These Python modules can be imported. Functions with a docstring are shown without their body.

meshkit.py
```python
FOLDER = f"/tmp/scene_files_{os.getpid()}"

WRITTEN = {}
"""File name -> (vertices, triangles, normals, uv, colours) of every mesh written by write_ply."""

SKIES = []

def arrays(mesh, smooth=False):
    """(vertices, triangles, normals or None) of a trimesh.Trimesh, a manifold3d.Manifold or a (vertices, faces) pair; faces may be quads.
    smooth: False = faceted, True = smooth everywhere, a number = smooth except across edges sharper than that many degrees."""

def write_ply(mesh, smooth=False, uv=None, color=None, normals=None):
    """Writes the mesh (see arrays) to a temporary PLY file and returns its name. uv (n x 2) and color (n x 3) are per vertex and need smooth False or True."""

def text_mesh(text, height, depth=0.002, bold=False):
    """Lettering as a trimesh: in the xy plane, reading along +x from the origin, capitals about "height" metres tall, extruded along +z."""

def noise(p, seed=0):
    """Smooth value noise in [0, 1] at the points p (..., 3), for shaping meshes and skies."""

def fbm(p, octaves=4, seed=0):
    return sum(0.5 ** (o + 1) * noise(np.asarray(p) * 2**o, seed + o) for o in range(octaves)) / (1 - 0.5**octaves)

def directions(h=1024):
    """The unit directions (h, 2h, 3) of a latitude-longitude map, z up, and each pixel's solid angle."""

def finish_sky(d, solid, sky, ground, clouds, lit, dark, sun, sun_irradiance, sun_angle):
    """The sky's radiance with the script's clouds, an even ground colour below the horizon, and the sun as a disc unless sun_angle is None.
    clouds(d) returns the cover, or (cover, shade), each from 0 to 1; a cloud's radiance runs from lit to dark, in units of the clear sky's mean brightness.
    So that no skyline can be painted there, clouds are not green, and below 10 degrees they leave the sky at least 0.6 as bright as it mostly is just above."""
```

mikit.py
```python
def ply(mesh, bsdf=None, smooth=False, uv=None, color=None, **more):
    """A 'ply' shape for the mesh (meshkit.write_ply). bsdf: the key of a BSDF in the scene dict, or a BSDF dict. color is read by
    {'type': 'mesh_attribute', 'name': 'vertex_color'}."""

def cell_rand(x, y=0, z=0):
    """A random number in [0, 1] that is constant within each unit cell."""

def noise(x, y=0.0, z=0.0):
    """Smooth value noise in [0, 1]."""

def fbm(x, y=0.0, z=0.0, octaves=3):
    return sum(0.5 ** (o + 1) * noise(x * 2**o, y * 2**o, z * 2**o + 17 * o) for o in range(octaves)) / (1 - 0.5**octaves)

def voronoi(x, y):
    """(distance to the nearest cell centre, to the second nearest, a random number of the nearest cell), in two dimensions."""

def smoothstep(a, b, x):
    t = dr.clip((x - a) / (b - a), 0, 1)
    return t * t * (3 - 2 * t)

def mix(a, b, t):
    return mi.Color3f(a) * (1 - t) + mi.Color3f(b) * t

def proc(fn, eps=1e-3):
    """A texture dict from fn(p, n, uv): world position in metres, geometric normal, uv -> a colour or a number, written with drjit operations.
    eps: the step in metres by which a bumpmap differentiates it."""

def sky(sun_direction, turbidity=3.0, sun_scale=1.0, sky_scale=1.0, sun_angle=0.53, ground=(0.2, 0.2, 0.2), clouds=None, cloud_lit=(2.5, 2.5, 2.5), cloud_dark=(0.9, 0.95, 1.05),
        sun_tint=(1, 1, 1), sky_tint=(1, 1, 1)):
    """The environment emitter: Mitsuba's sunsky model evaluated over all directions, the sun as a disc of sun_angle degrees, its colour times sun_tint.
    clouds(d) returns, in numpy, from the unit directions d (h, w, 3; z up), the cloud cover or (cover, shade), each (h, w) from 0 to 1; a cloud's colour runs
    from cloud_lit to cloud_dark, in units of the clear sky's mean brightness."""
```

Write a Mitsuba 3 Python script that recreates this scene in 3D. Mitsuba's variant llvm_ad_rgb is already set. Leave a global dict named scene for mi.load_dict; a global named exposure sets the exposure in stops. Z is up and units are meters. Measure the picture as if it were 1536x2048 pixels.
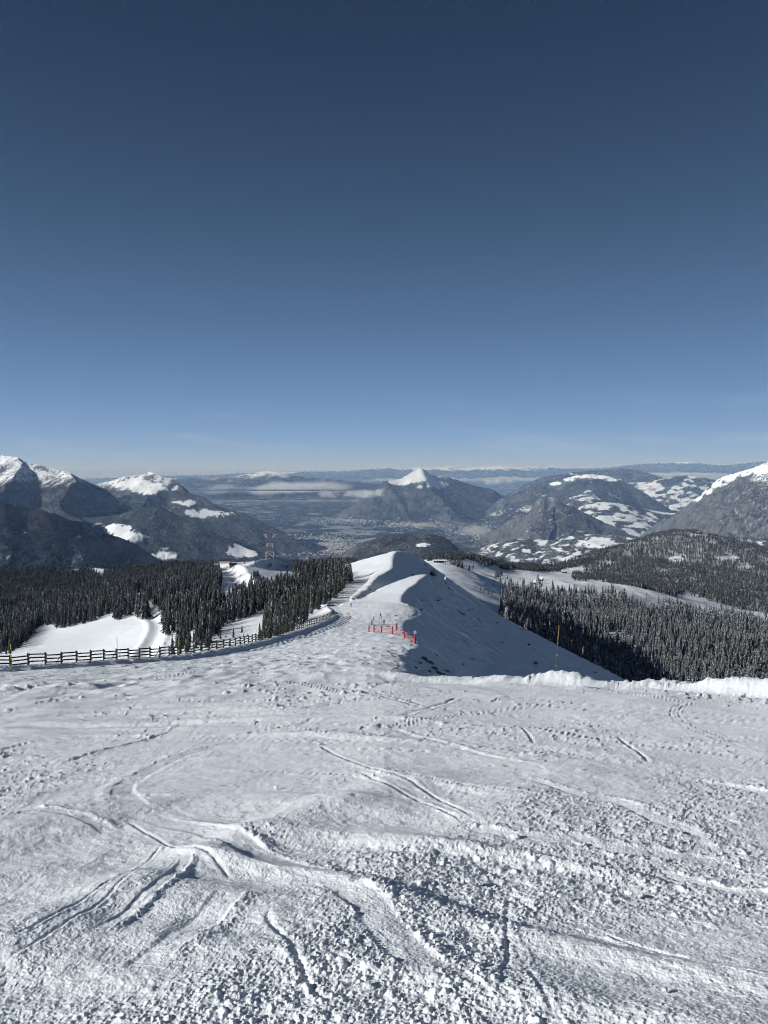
import math, random
import numpy as np, trimesh, mitsuba as mi, mikit, meshkit
import shapely
from scipy.interpolate import PchipInterpolator, RBFInterpolator
from scipy.spatial import cKDTree

# ------------------------------------------------------------------ camera, sky, sun, exposure
T = mi.ScalarTransform4f
FOC, CX, CY, HOR = 1450.0, 768.0, 1024.0, 940.0        # photograph: focal length, centre and eye level in its pixels
PITCH = math.atan((CY - HOR) / FOC)
exposure = 2.07
SUN = np.array([-1.0, -0.38, 0.45])
scene, labels = {}, {}
scene['haze_medium'] = {'type': 'homogeneous', 'albedo': {'type': 'rgb', 'value': [0.93, 0.95, 0.97]},
                        'sigma_t': {'type': 'rgb', 'value': [0.8e-5, 1.2e-5, 1.95e-5]}}
scene['camera'] = {'type': 'perspective', 'fov': math.degrees(2 * math.atan(768 / FOC)), 'fov_axis': 'x',
                   'near_clip': 0.05, 'far_clip': 400000.0,
                   'to_world': T().look_at(origin=[0, 0, 0], target=[0, math.cos(PITCH), -math.sin(PITCH)], up=[0, 0, 1]),
                   'medium': {'type': 'ref', 'id': 'haze_medium'}}


def cirrus(d):
    az = np.arctan2(d[..., 0], d[..., 1]); el = np.arcsin(np.clip(d[..., 2], -1, 1))
    p = np.stack([az * 5, el * 60 + 3 * np.sin(az * 2.3), np.zeros_like(el)], -1)
    n = meshkit.fbm(p, 4, 11)
    streak = np.clip((n - 0.57) / 0.16, 0, 1)
    band = np.clip((el - 0.012) / 0.02, 0, 1) * np.clip((0.11 - el) / 0.04, 0, 1)
    veil = 0.92 * np.exp(-np.maximum(el, 0) / math.radians(9.0))      # the bright air low over the horizon, the same all round
    wisps = streak * band
    return np.clip(veil + 0.06 * wisps, 0, 1), np.clip(0.8 * np.exp(-np.maximum(el, 0) / math.radians(2.5)) + 0.28 * wisps, 0, 1)


scene['sky'] = mikit.sky(SUN, turbidity=2.2, sun_scale=1.0, sun_tint=(0.81, 1.10, 1.82), sky_scale=0.112, sky_tint=(0.74, 0.90, 1.25), ground=(0.5, 0.5, 0.5),
                         clouds=cirrus, cloud_lit=(6.5, 12.4, 22.8), cloud_dark=(12.0, 15.0, 18.5))

# ------------------------------------------------------------------ helpers
RNG = np.random.default_rng(7)


def P(px, py, d):
    """The place at depth d (metres north of the eye) on the bearing and elevation measured in the photograph."""
    u, v = (np.asarray(px, float) - CX) / FOC, (CY - np.asarray(py, float)) / FOC
    y = math.cos(PITCH) + v * math.sin(PITCH)
    z = -math.sin(PITCH) + v * math.cos(PITCH)
    return np.stack(np.broadcast_arrays(u / y * d, np.asarray(d, float) * 1.0, z / y * d), -1)


def to_px(x, y, z):
    f = y * math.cos(PITCH) - z * math.sin(PITCH)
    up = y * math.sin(PITCH) + z * math.cos(PITCH)
    return CX + FOC * x / f, CY - FOC * up / f


def n2(x, y, s, seed=0, octaves=1):
    p = np.stack([x / s, y / s, np.full_like(x, 0.37 + seed)], -1)
    return meshkit.fbm(p, octaves, seed) if octaves > 1 else meshkit.noise(p, seed)


def sstep(a, b, x):
    t = np.clip((x - a) / (b - a), 0, 1)
    return t * t * (3 - 2 * t)


def smax(a, b, k):
    h = np.clip(0.5 + 0.5 * (a - b) / k, 0, 1)
    return b + (a - b) * h + k * h * (1 - h)


def dense(pts, step):
    pts = np.asarray(pts, float)
    s = np.r_[0, np.cumsum(np.linalg.norm(np.diff(pts[:, :2], axis=0), axis=1))]
    t = np.linspace(0, s[-1], max(8, int(s[-1] / step)))
    return np.stack([PchipInterpolator(s, pts[:, k])(t) for k in range(pts.shape[1])], 1), t


class Line:
    """A curve over the ground: signed distance (right of its direction is positive), arc length and height at the nearest place."""
    def __init__(self, pts, step):
        self.p, self.s = dense(pts, step)
        self.tree = cKDTree(self.p[:, :2])
        g = np.gradient(self.p[:, :2], axis=0)
        self.t = g / (np.linalg.norm(g, axis=1, keepdims=True) + 1e-12)

    def near(self, x, y):
        q = np.stack([x, y], -1).reshape(-1, 2)
        d, i = self.tree.query(q)
        r = q - self.p[i, :2]
        side = np.sign(self.t[i, 1] * r[:, 0] - self.t[i, 0] * r[:, 1])
        return (d * np.where(side == 0, 1, side)).reshape(x.shape), self.s[i].reshape(x.shape), self.p[i, 2].reshape(x.shape)


def bsdf(name, colour, rough=None, **more):
    if rough is None:
        scene[name] = {'type': 'twosided', 'bsdf': {'type': 'diffuse', 'reflectance': {'type': 'rgb', 'value': list(colour)}}}
    else:
        scene[name] = {'type': 'twosided', 'bsdf': {'type': 'principled', 'base_color': {'type': 'rgb', 'value': list(colour)}, 'roughness': rough, **more}}


scene['painted_ground'] = {'type': 'twosided', 'bsdf': {'type': 'diffuse', 'reflectance': {'type': 'mesh_attribute', 'name': 'vertex_color'}}}
SNOW = np.array([0.86, 0.875, 0.89])


def grains(p, n, uv):
    return mikit.noise(p.x * 75, p.y * 75, p.z * 75) * 0.6 + mikit.noise(p.x * 190, p.y * 190, p.z * 190) * 0.35 + mikit.noise(p.x * 22, p.y * 22, p.z * 22) + 1.7 * mikit.noise(p.x * 8, p.y * 8, p.z * 8) + 2.4 * mikit.noise(p.x * 3, p.y * 3, p.z * 3)


scene['snow'] = {'type': 'twosided', 'bsdf': {'type': 'bumpmap', 'scale': 0.011, 'grains': mikit.proc(grains, eps=0.003), 'bsdf': {'type': 'diffuse', 'reflectance': {'type': 'rgb', 'value': SNOW.tolist()}}}}


def grid_mesh(X, Y, Z):
    nr, nc = X.shape
    i = np.arange(nr * nc).reshape(nr, nc)
    a, b, c, d = i[:-1, :-1].ravel(), i[:-1, 1:].ravel(), i[1:, 1:].ravel(), i[1:, :-1].ravel()
    return np.stack([X.ravel(), Y.ravel(), Z.ravel()], 1), np.vstack([np.stack([a, b, c], 1), np.stack([a, c, d], 1)])


# ------------------------------------------------------------------ the ridge we stand on, its humps and the bowls on either side
crest_z = PchipInterpolator([-40, 0, 28, 60, 105, 150, 200, 240, 300, 330], [7, -1.65, -8.0, -15.7, -26, -35.9, -45.2, -51.3, -55.4, -58.5])
fence_px = [(0, 1332, 105), (100, 1328, 110), (200, 1321, 117), (330, 1312, 130), (400, 1303, 140), (470, 1292, 152), (550, 1272, 180), (610, 1255, 208), (668, 1228, 262)]
fence_pts = np.array([P(*q) for q in fence_px])
f0, f1 = fence_pts[0], fence_pts[1]
ext = [[f0[0] - 12, 92, crest_z(92) - 0.062 * 68 + 1], [f0[0] - 30, 70, crest_z(70) - 0.062 * 86 + 1], [f0[0] - 55, 30, crest_z(30) - 0.062 * 110 + 1], [f0[0] - 75, -40, crest_z(-40) - 8]]
west = [P(657, 1213, 296), P(650, 1207, 325), P(663, 1202, 345), P(677, 1190, 375), P(701, 1167, 430), P(715, 1158, 475), P(680, 1157, 520), P(630, 1162, 560)]
fence_line = Line(np.vstack([ext[::-1], fence_pts, west]), 0.5)
fx = PchipInterpolator(np.r_[[e[1] for e in ext[::-1]], fence_pts[:, 1], 300, 340], np.r_[[e[0] for e in ext[::-1]], fence_pts[:, 0], -22, -26])
fz = PchipInterpolator(np.r_[[e[1] for e in ext[::-1]], fence_pts[:, 1], 300, 340], np.r_[[e[2] for e in ext[::-1]], fence_pts[:, 2], -55.6, -59])
edge_pts = [(30, -40, 6.3), (21, 0, -1.9), (15, 14, -5.2), (11.7, 22, -7.0), (10.6, 24.5, -7.6), (8.4, 26.5, -8.0), (4.6, 28.3, -8.35), (1.7, 30.5, -8.9), (0.5, 40, -11.3), (0.9, 60, -16.0),
            (2.1, 90, -22.9), (4.3, 120, -29.6), (6.4, 150, -36.3), (6.6, 175, -41.2), (6.0, 200, -45.6), (5.0, 225, -49.6), (7, 250, -52.6), (14, 282, -55.6), (12, 294, -56.0)]
h1 = [P(800, 1201, 305), P(809, 1183, 332), P(835, 1161, 372), P(852, 1149, 402)]
edge_line = Line(np.vstack([edge_pts, h1]), 0.4)
plateau = Line(np.vstack([P(684, 1207, 304), P(700, 1203, 318), P(740, 1190, 344), P(765, 1177, 363), P(790, 1165, 379), P(815, 1156, 391), P(835, 1150, 399), P(852, 1148.5, 405), P(866, 1150, 412)]), 1.0)
hump2 = Line(np.vstack([P(708, 1193, 328), P(735, 1175, 370), P(750, 1156, 420), P(782, 1134, 480), P(785, 1114, 530), P(792, 1102, 560), P(818, 1105, 578), P(836, 1114, 592), P(854, 1127, 606), P(880, 1170, 640)]), 2.0)
shoulder = Line(np.vstack([P(436, 1128, 1010), P(478, 1129, 960), P(500, 1147, 860), P(527, 1174, 740), P(545, 1200, 660)]), 3.0)
wall = Line(np.vstack([P(496, 1130, 985), P(520, 1120, 1015), P(545, 1116.5, 1060), P(562, 1121, 1080), P(590, 1133, 1090), P(640, 1133, 1100)]), 3.0)
road = Line(np.vstack([P(668, 1209, 300), P(672, 1206, 328), P(690, 1188, 365), P(714, 1170, 420), P(727, 1160, 458), P(733, 1157, 480)]), 1.5)

BASE = [(0, 1312, 470), (-150, 1312, 520), (-300, 1312, 560), (150, 1312, 400), (300, 1310, 300), (330, 1298, 310), (30, 1303, 475), (200, 1280, 455), (320, 1258, 390), (420, 1280, 290), (480, 1252, 330), (530, 1232, 360),
        (100, 1252, 600), (280, 1230, 520), (150, 1262, 520), (0, 1265, 690), (-150, 1270, 760), (-300, 1275, 800), (270, 1195, 640), (330, 1190, 590), (0, 1215, 900), (150, 1200, 900), (-150, 1215, 980), (-300, 1215, 1000), (400, 1200, 560),
        (0, 1175, 1120), (150, 1168, 1130), (300, 1165, 950), (-150, 1175, 1150), (-300, 1175, 1150), (0, 1146, 1300), (100, 1143, 1300), (200, 1144, 1250), (300, 1141, 1250), (400, 1138, 1200), (-200, 1146, 1300), (-350, 1146, 1300),
        (445, 1198, 690), (470, 1172, 830), (450, 1145, 960), (500, 1180, 740), (545, 1205, 700), (440, 1127, 1080), (500, 1126, 1120), (540, 1124, 1120), (590, 1140, 1120), (650, 1132, 1100), (720, 1132, 1100),
        (550, 1215, 800), (590, 1200, 850), (600, 1195, 640), (650, 1185, 600), (620, 1215, 450),
        (0, 1185, 1900), (200, 1185, 1900), (450, 1180, 1800), (600, 1175, 1800), (740, 1180, 1800), (-300, 1185, 1900), (-300, 1330, 3300), (200, 1330, 3300), (600, 1330, 3300), (900, 1330, 3300), (1060, 1300, 3300),
        (870, 1127, 900), (900, 1127, 950), (960, 1150, 1080), (1050, 1172, 1040), (1100, 1165, 1100), (1150, 1182, 980), (1250, 1192, 990), (1000, 1148, 1250), (905, 1117, 1250), (950, 1121, 1350), (1000, 1130, 1450), (1060, 1138, 1550),
        (780, 1150, 900), (800, 1140, 1100), (820, 1128, 1250), (900, 1166, 740), (960, 1184, 720), (1010, 1205, 690), (1010, 1255, 600), (920, 1200, 620), (860, 1180, 700), (800, 1175, 740),
        (1100, 1228, 830), (1200, 1262, 750), (1300, 1300, 680), (1400, 1352, 600), (1536, 1362, 600), (1650, 1362, 600), (1300, 1222, 920), (1400, 1262, 850), (1536, 1292, 800), (1650, 1292, 800), (1250, 1425, 510), (1100, 1380, 500), (1000, 1335, 500),
        (1400, 1480, 430), (1600, 1480, 430), (1200, 1440, 430), (1400, 1700, 250), (1600, 1700, 250), (1200, 1600, 250), (1400, 1208, 1150), (1480, 1228, 1120), (1536, 1240, 1090), (1650, 1252, 1060), (1340, 1195, 1120),
        (1200, 1155, 1600), (1300, 1160, 1600), (1400, 1150, 1800), (1536, 1172, 1700), (1650, 1182, 1700), (1300, 1112, 2200), (1450, 1117, 2200), (1536, 1132, 2100), (1650, 1135, 2100), (1130, 1143, 1750),
        (1160, 1121, 2000), (1226, 1096, 2300), (1289, 1077, 2500), (1340, 1064, 2600), (1388, 1065, 2600), (1435, 1079, 2500), (1504, 1094, 2500), (1600, 1108, 2500), (1720, 1120, 2500),
        (1160, 1160, 2600), (1289, 1125, 3300), (1388, 1125, 3400), (1504, 1135, 3300), (1050, 1165, 2400), (900, 1150, 1800), (1650, 1145, 3300)]
bp = np.array([P(*q) for q in BASE])
rbf = RBFInterpolator(np.stack([bp[:, 0] / bp[:, 1], 0.55 * np.log(bp[:, 1])], 1), bp[:, 2] / bp[:, 1], kernel='thin_plate_spline', smoothing=1e-5)


def base_height(x, y):
    yy = np.maximum(y, 150.0)
    q = np.stack([np.clip(x / yy, -0.85, 0.85), 0.55 * np.log(yy)], -1).reshape(-1, 2)
    out = np.concatenate([rbf(q[k:k + 40000]) for k in range(0, len(q), 40000)]).reshape(x.shape) * yy
    return out


def ground(x, y, coarse=None):
    """Height of the ridge, its bowls and hills; returns (z, how much of it is groomed piste)."""
    x, y = np.asarray(x, float), np.asarray(y, float)
    yc = np.clip(y, -40, 330)
    cz, lx, lz = crest_z(yc), fx(yc), fz(yc)
    far_ = sstep(30, 60, y)
    qx = x + far_ * (2.6 * (n2(x, y, 11, 17, 3) - 0.5) + 0.9 * (n2(x, y, 2.2, 18, 2) - 0.5))
    qy = y + far_ * 4.0 * (n2(x, y, 9, 19, 3) - 0.5)
    de, _, ez = edge_line.near(qx, qy)
    df, _, fzz = fence_line.near(x, y)
    # the piste between the fence and the right edge
    xe = np.interp(yc, [-40, 0, 14, 22, 30, 40, 150, 225, 282, 330], [30, 21, 15, 12, 9, 4, 6.4, 5, 14, 16])
    left = np.clip(x / np.minimum(lx + 2.6, -1), 0, 1)
    zp = cz + (lz - 1.05 - cz) * left
    bank = sstep(2.8, 0.4, df) * (y < 268)
    bank = bank * (0.95 + 0.25 * (n2(x, y, 1.7, 3, 2) - 0.5) + 0.35 * (n2(x, y, 0.45, 4) - 0.5) * sstep(2.2, 0.6, df))
    zp = zp + np.where(df > -1.5, bank, 0) * sstep(274, 258, y)
    # left flank beyond the fence
    out = np.maximum(-df - 0.8, 0)
    zp = np.where(df < 0, fzz - 0.02 - 0.30 * out - 1.5 * (1 - np.exp(-out / 6)), zp)
    zp = np.where(df > 0, zp - 0.42 * np.maximum(y - 299, 0), zp)
    # right flank beyond the edge: rolls over and falls to the right
    r = np.maximum(de, 0)
    rag = 1.6 * (n2(x, y, 7.0, 21, 3) - 0.5) + 0.5 * (n2(x, y, 1.6, 22, 2) - 0.5)
    near = sstep(60, 30, y)
    k = 1.2 - 0.4 * near
    fall = np.where(r < k, 0.5 * r * r / k * 0.62, 0.62 * (r - k / 2)) - np.maximum(r - 25, 0) * 0.09
    zr = ez - fall + rag * sstep(0, 6, r) * sstep(60, 20, r)
    z = np.where(de > 0, zr, zp + (ez - zp) * np.exp(-np.maximum(-de, 0) / 2.5) * (y < 296))
    # first hump: a shelf of snow between its left rim and the edge
    dp, sp, zpl = plateau.near(qx, y)
    shelf = np.where(dp > 0, zpl + (ez - zpl) * np.maximum(dp, 0) / (np.maximum(dp, 0) + np.abs(de) + 1e-6), zpl - 0.5 * np.maximum(-dp - 0.5, 0) * (1 - 0.4 * np.exp(np.minimum(dp, 0) / 2)))
    z = np.where((de <= 0) & (y > 297) & (df > 0), np.maximum(np.where(y < 425, shelf, -1e4), zp), z)
    # second hump and road
    d2, s2, z2 = hump2.near(qx, qy)
    t2 = z2 - np.where(d2 > 0, 0.60 * np.maximum(d2 - 0.8, 0), 0.28 * np.maximum(-d2 - 1.0, 0) + 0.002 * np.maximum(-d2, 0) ** 1.6)
    t2 += 0.8 * (n2(x, y, 9, 31, 3) - 0.5) * sstep(0, 5, np.abs(d2))
    z = smax(z, np.where(y > 300, t2, -1e4), 0.5)
    d3, s3, z3 = road.near(x, y)
    w = sstep(7.0, 4.3, np.abs(d3)) * (s3 > 4) * (y > 305)
    body = z3 - 0.33 * np.maximum(np.abs(d3) - 5, 0)
    z = np.where((y > 303) & (df > 0), np.maximum(z, np.where((d3 < 0), body, -1e4)), z)
    w = w * sstep(road.s[-1] - 1, road.s[-1] - 45, s3)
    z = z * (1 - w) + w * z3
    b = base_height(x, y)
    b = b + (np.minimum(y, 2000) * 0.006 * (n2(x, y, 60, 41, 4) - 0.5) + (13 * (n2(x, y, 110, 42, 4) - 0.5) + 5 * (n2(x, y, 38, 43, 3) - 0.5)) * sstep(550, 800, y)) * sstep(150, 400, y)
    z = smax(z, b, 4.0)
    far = y > 450
    if far.any():
        xx, yy = x[far], y[far]
        wob = 14 * (n2(xx, yy, 30, 44, 3) - 0.5)
        d4, _, z4 = shoulder.near(xx + wob, yy)
        d5, _, z5 = wall.near(xx + wob, yy)
        t4 = z4 - np.where(d4 > 0, 0.8 * d4, 0.26 * -d4)
        t5 = z5 - np.where(d5 > 0, 0.8 * d5, 0.30 * -d5)
        z[far] = smax(z[far], np.maximum(t4, t5), 2.0)
    z = z * (1 - w) + w * z3
    groomed = np.where((de < -0.5) & (df > 2.6) & (y < 300), 1.0, np.maximum(w * (y > 300), 0))
    return z, groomed, de, df


def hit(px, py):
    """Where the sight line measured in the photograph meets the ground (used to lay tracks and set posts and trees on the ground)."""
    px, py = np.atleast_1d(np.asarray(px, float)), np.atleast_1d(np.asarray(py, float))
    ds = np.exp(np.linspace(np.log(1.2), np.log(3300), 500))
    q = P(px[:, None], py[:, None], ds[None])
    g = ground(q[..., 0], q[..., 1])[0] - q[..., 2]
    first = np.argmax(g > 0, axis=1)
    first = np.maximum(np.where(g.max(1) > 0, first, 499), 1)
    k = np.arange(len(px))
    a, b = g[k, first - 1], g[k, first]
    t = np.clip(-a / (b - a + 1e-12), 0, 1)
    d = ds[first - 1] * (1 - t) + ds[first] * t
    w = P(px, py, d)
    w[:, 2] = ground(w[:, 0], w[:, 1])[0]
    return w


def lumps(x, y, cell, prob, seed, rmin=0.25, rmax=0.55):
    """Snow crumbs: domes of random size on a jittered grid."""
    x, y = x / cell, y / cell
    i, j = np.floor(x), np.floor(y)
    best = np.zeros_like(x)

    def rnd(a, b, k):
        h = (a.astype(np.int64) * 374761393 + b.astype(np.int64) * 668265263 + (seed * 13 + k) * 1442695041) & 0xFFFFFFFF
        h = ((h ^ (h >> 13)) * 1274126177) & 0xFFFFFFFF
        return ((h ^ (h >> 16)) & 0xFFFFFF) / 16777215.0
    for a in (-1, 0, 1):
        for b in (-1, 0, 1):
            ci, cj = i + a, j + b
            r = rmin + (rmax - rmin) * rnd(ci, cj, 3) ** 2
            on = rnd(ci, cj, 4) < prob
            dx, dy = ci + rnd(ci, cj, 1) - x, cj + rnd(ci, cj, 2) - y
            st = 0.7 + 0.6 * rnd(ci, cj, 5)
            q = (dx * st) ** 2 + (dy / st) ** 2
            best = np.maximum(best, np.where(on & (q < r * r), np.sqrt(np.maximum(r * r - q, 0)) * (0.8 + 0.5 * rnd(ci, cj, 6)), 0))
    return best * cell


# ski tracks: (pixels along it, half width m, depth m, kind)   kind s = scraped smooth, g = narrow groove
TRACKS = [
    ([(295, 1630), (350, 1650), (415, 1665), (475, 1690), (525, 1715), (590, 1735), (665, 1765), (700, 1790), (740, 1820), (768, 1862), (818, 1910), (868, 1955), (898, 1985)], 0.17, 0.022, 's'),
    ([(295, 1630), (262, 1608), (246, 1585), (262, 1560), (300, 1540), (375, 1510), (475, 1487), (600, 1470), (768, 1442)], 0.20, 0.035, 's'),
    ([(0, 1627), (75, 1632), (150, 1642), (225, 1665)], 0.10, 0.02, 's'),
    ([(0, 1910), (75, 1875), (150, 1830), (225, 1780), (280, 1735), (325, 1690)], 0.032, 0.022, 'g'),
    ([(0, 1942), (75, 1902), (150, 1856), (225, 1804), (290, 1740)], 0.03, 0.018, 'g'),
    ([(375, 1715), (345, 1765), (300, 1800), (250, 1840), (190, 1880)], 0.07, 0.012, 's'),
    ([(460, 1790), (425, 1835), (375, 1875), (310, 1925), (280, 1950)], 0.16, 0.02, 's'),
    ([(630, 1490), (700, 1522), (768, 1550), (828, 1573), (883, 1602), (928, 1632), (963, 1655)], 0.05, 0.05, 'g'),
    ([(720, 1545), (768, 1572), (843, 1605), (898, 1635), (933, 1652)], 0.05, 0.05, 'g'),
    ([(1028, 1450), (1053, 1470), (1068, 1490)], 0.06, 0.05, 'g'),
    ([(1233, 1475), (1268, 1500), (1298, 1530)], 0.07, 0.06, 'g'),
    ([(858, 1665), (968, 1665), (1048, 1680), (1143, 1680), (1218, 1700), (1318, 1710), (1468, 1725)], 0.11, 0.03, 's'),
    ([(1168, 1600), (1243, 1615), (1318, 1650), (1418, 1680)], 0.13, 0.03, 's'),
    ([(1318, 1740), (1393, 1760), (1468, 1780), (1536, 1787), (1640, 1800)], 0.09, 0.03, 's'),
    ([(1393, 1565), (1468, 1575), (1536, 1592)], 0.13, 0.03, 's'),
    ([(1018, 1795), (1013, 1860), (1018, 1920), (1005, 1950), (1013, 1990)], 0.035, 0.022, 'g'),
    ([(1048, 1935), (1078, 1980), (1108, 2040)], 0.035, 0.018, 'g'),
    ([(250, 1640), (300, 1670), (350, 1700), (425, 1725), (465, 1765)], 0.04, 0.03, 'g'),
    ([(535, 1830), (540, 1855), (585, 1905), (610, 1960), (670, 2010)], 0.05, 0.022, 'g'),
    ([(1200, 1860), (1280, 1890), (1350, 1910), (1420, 1935), (1536, 1975)], 0.04, 0.04, 'g'),
    ([(933, 1395), (1068, 1402), (1168, 1412), (1318, 1420), (1536, 1440)], 0.12, 0.06, 'g'),
    ([(900, 1402), (1068, 1411), (1168, 1420), (1318, 1429), (1536, 1451)], 0.12, 0.06, 'g'),
    ([(768, 1440), (843, 1425), (913, 1400)], 0.15, 0.07, 'g'),
    ([(130, 1525), (200, 1505), (275, 1485), (350, 1465)], 0.14, 0.10, 'g'),
    ([(0, 1500), (75, 1485), (170, 1475)], 0.14, 0.10, 'g'),
    ([(600, 1425), (650, 1412), (710, 1402)], 0.25, 0.12, 'g'),
    ([(60, 1420), (180, 1402), (330, 1392)], 0.25, 0.12, 'g'),
    ([(640, 1440), (540, 1465), (420, 1480)], 0.2, 0.05, 's'),
    ([(1040, 1560), (1140, 1590), (1168, 1600)], 0.1, 0.03, 's'),
    ([(760, 1452), (900, 1490), (1000, 1520), (1100, 1540)], 0.12, -0.05, 'g'),
]


def mogul(x, y):
    dist = np.hypot(x, y)
    near = sstep(12, 40, dist)
    a = n2(x / 1.5 + 0.6 * n2(x, y, 3, 45), y / 4.5, 1.0, 46, 3)
    return 0.46 * (n2(x, y, 5.5, 51, 3) - 0.5) * sstep(4, 25, dist) + 0.46 * (a - 0.5) * near + 0.20 * (1 - np.abs(2 * n2(x / 1.1, y / 6.0 + 0.2 * x, 1.0, 47, 2) - 1) - 0.6) * near


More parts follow.
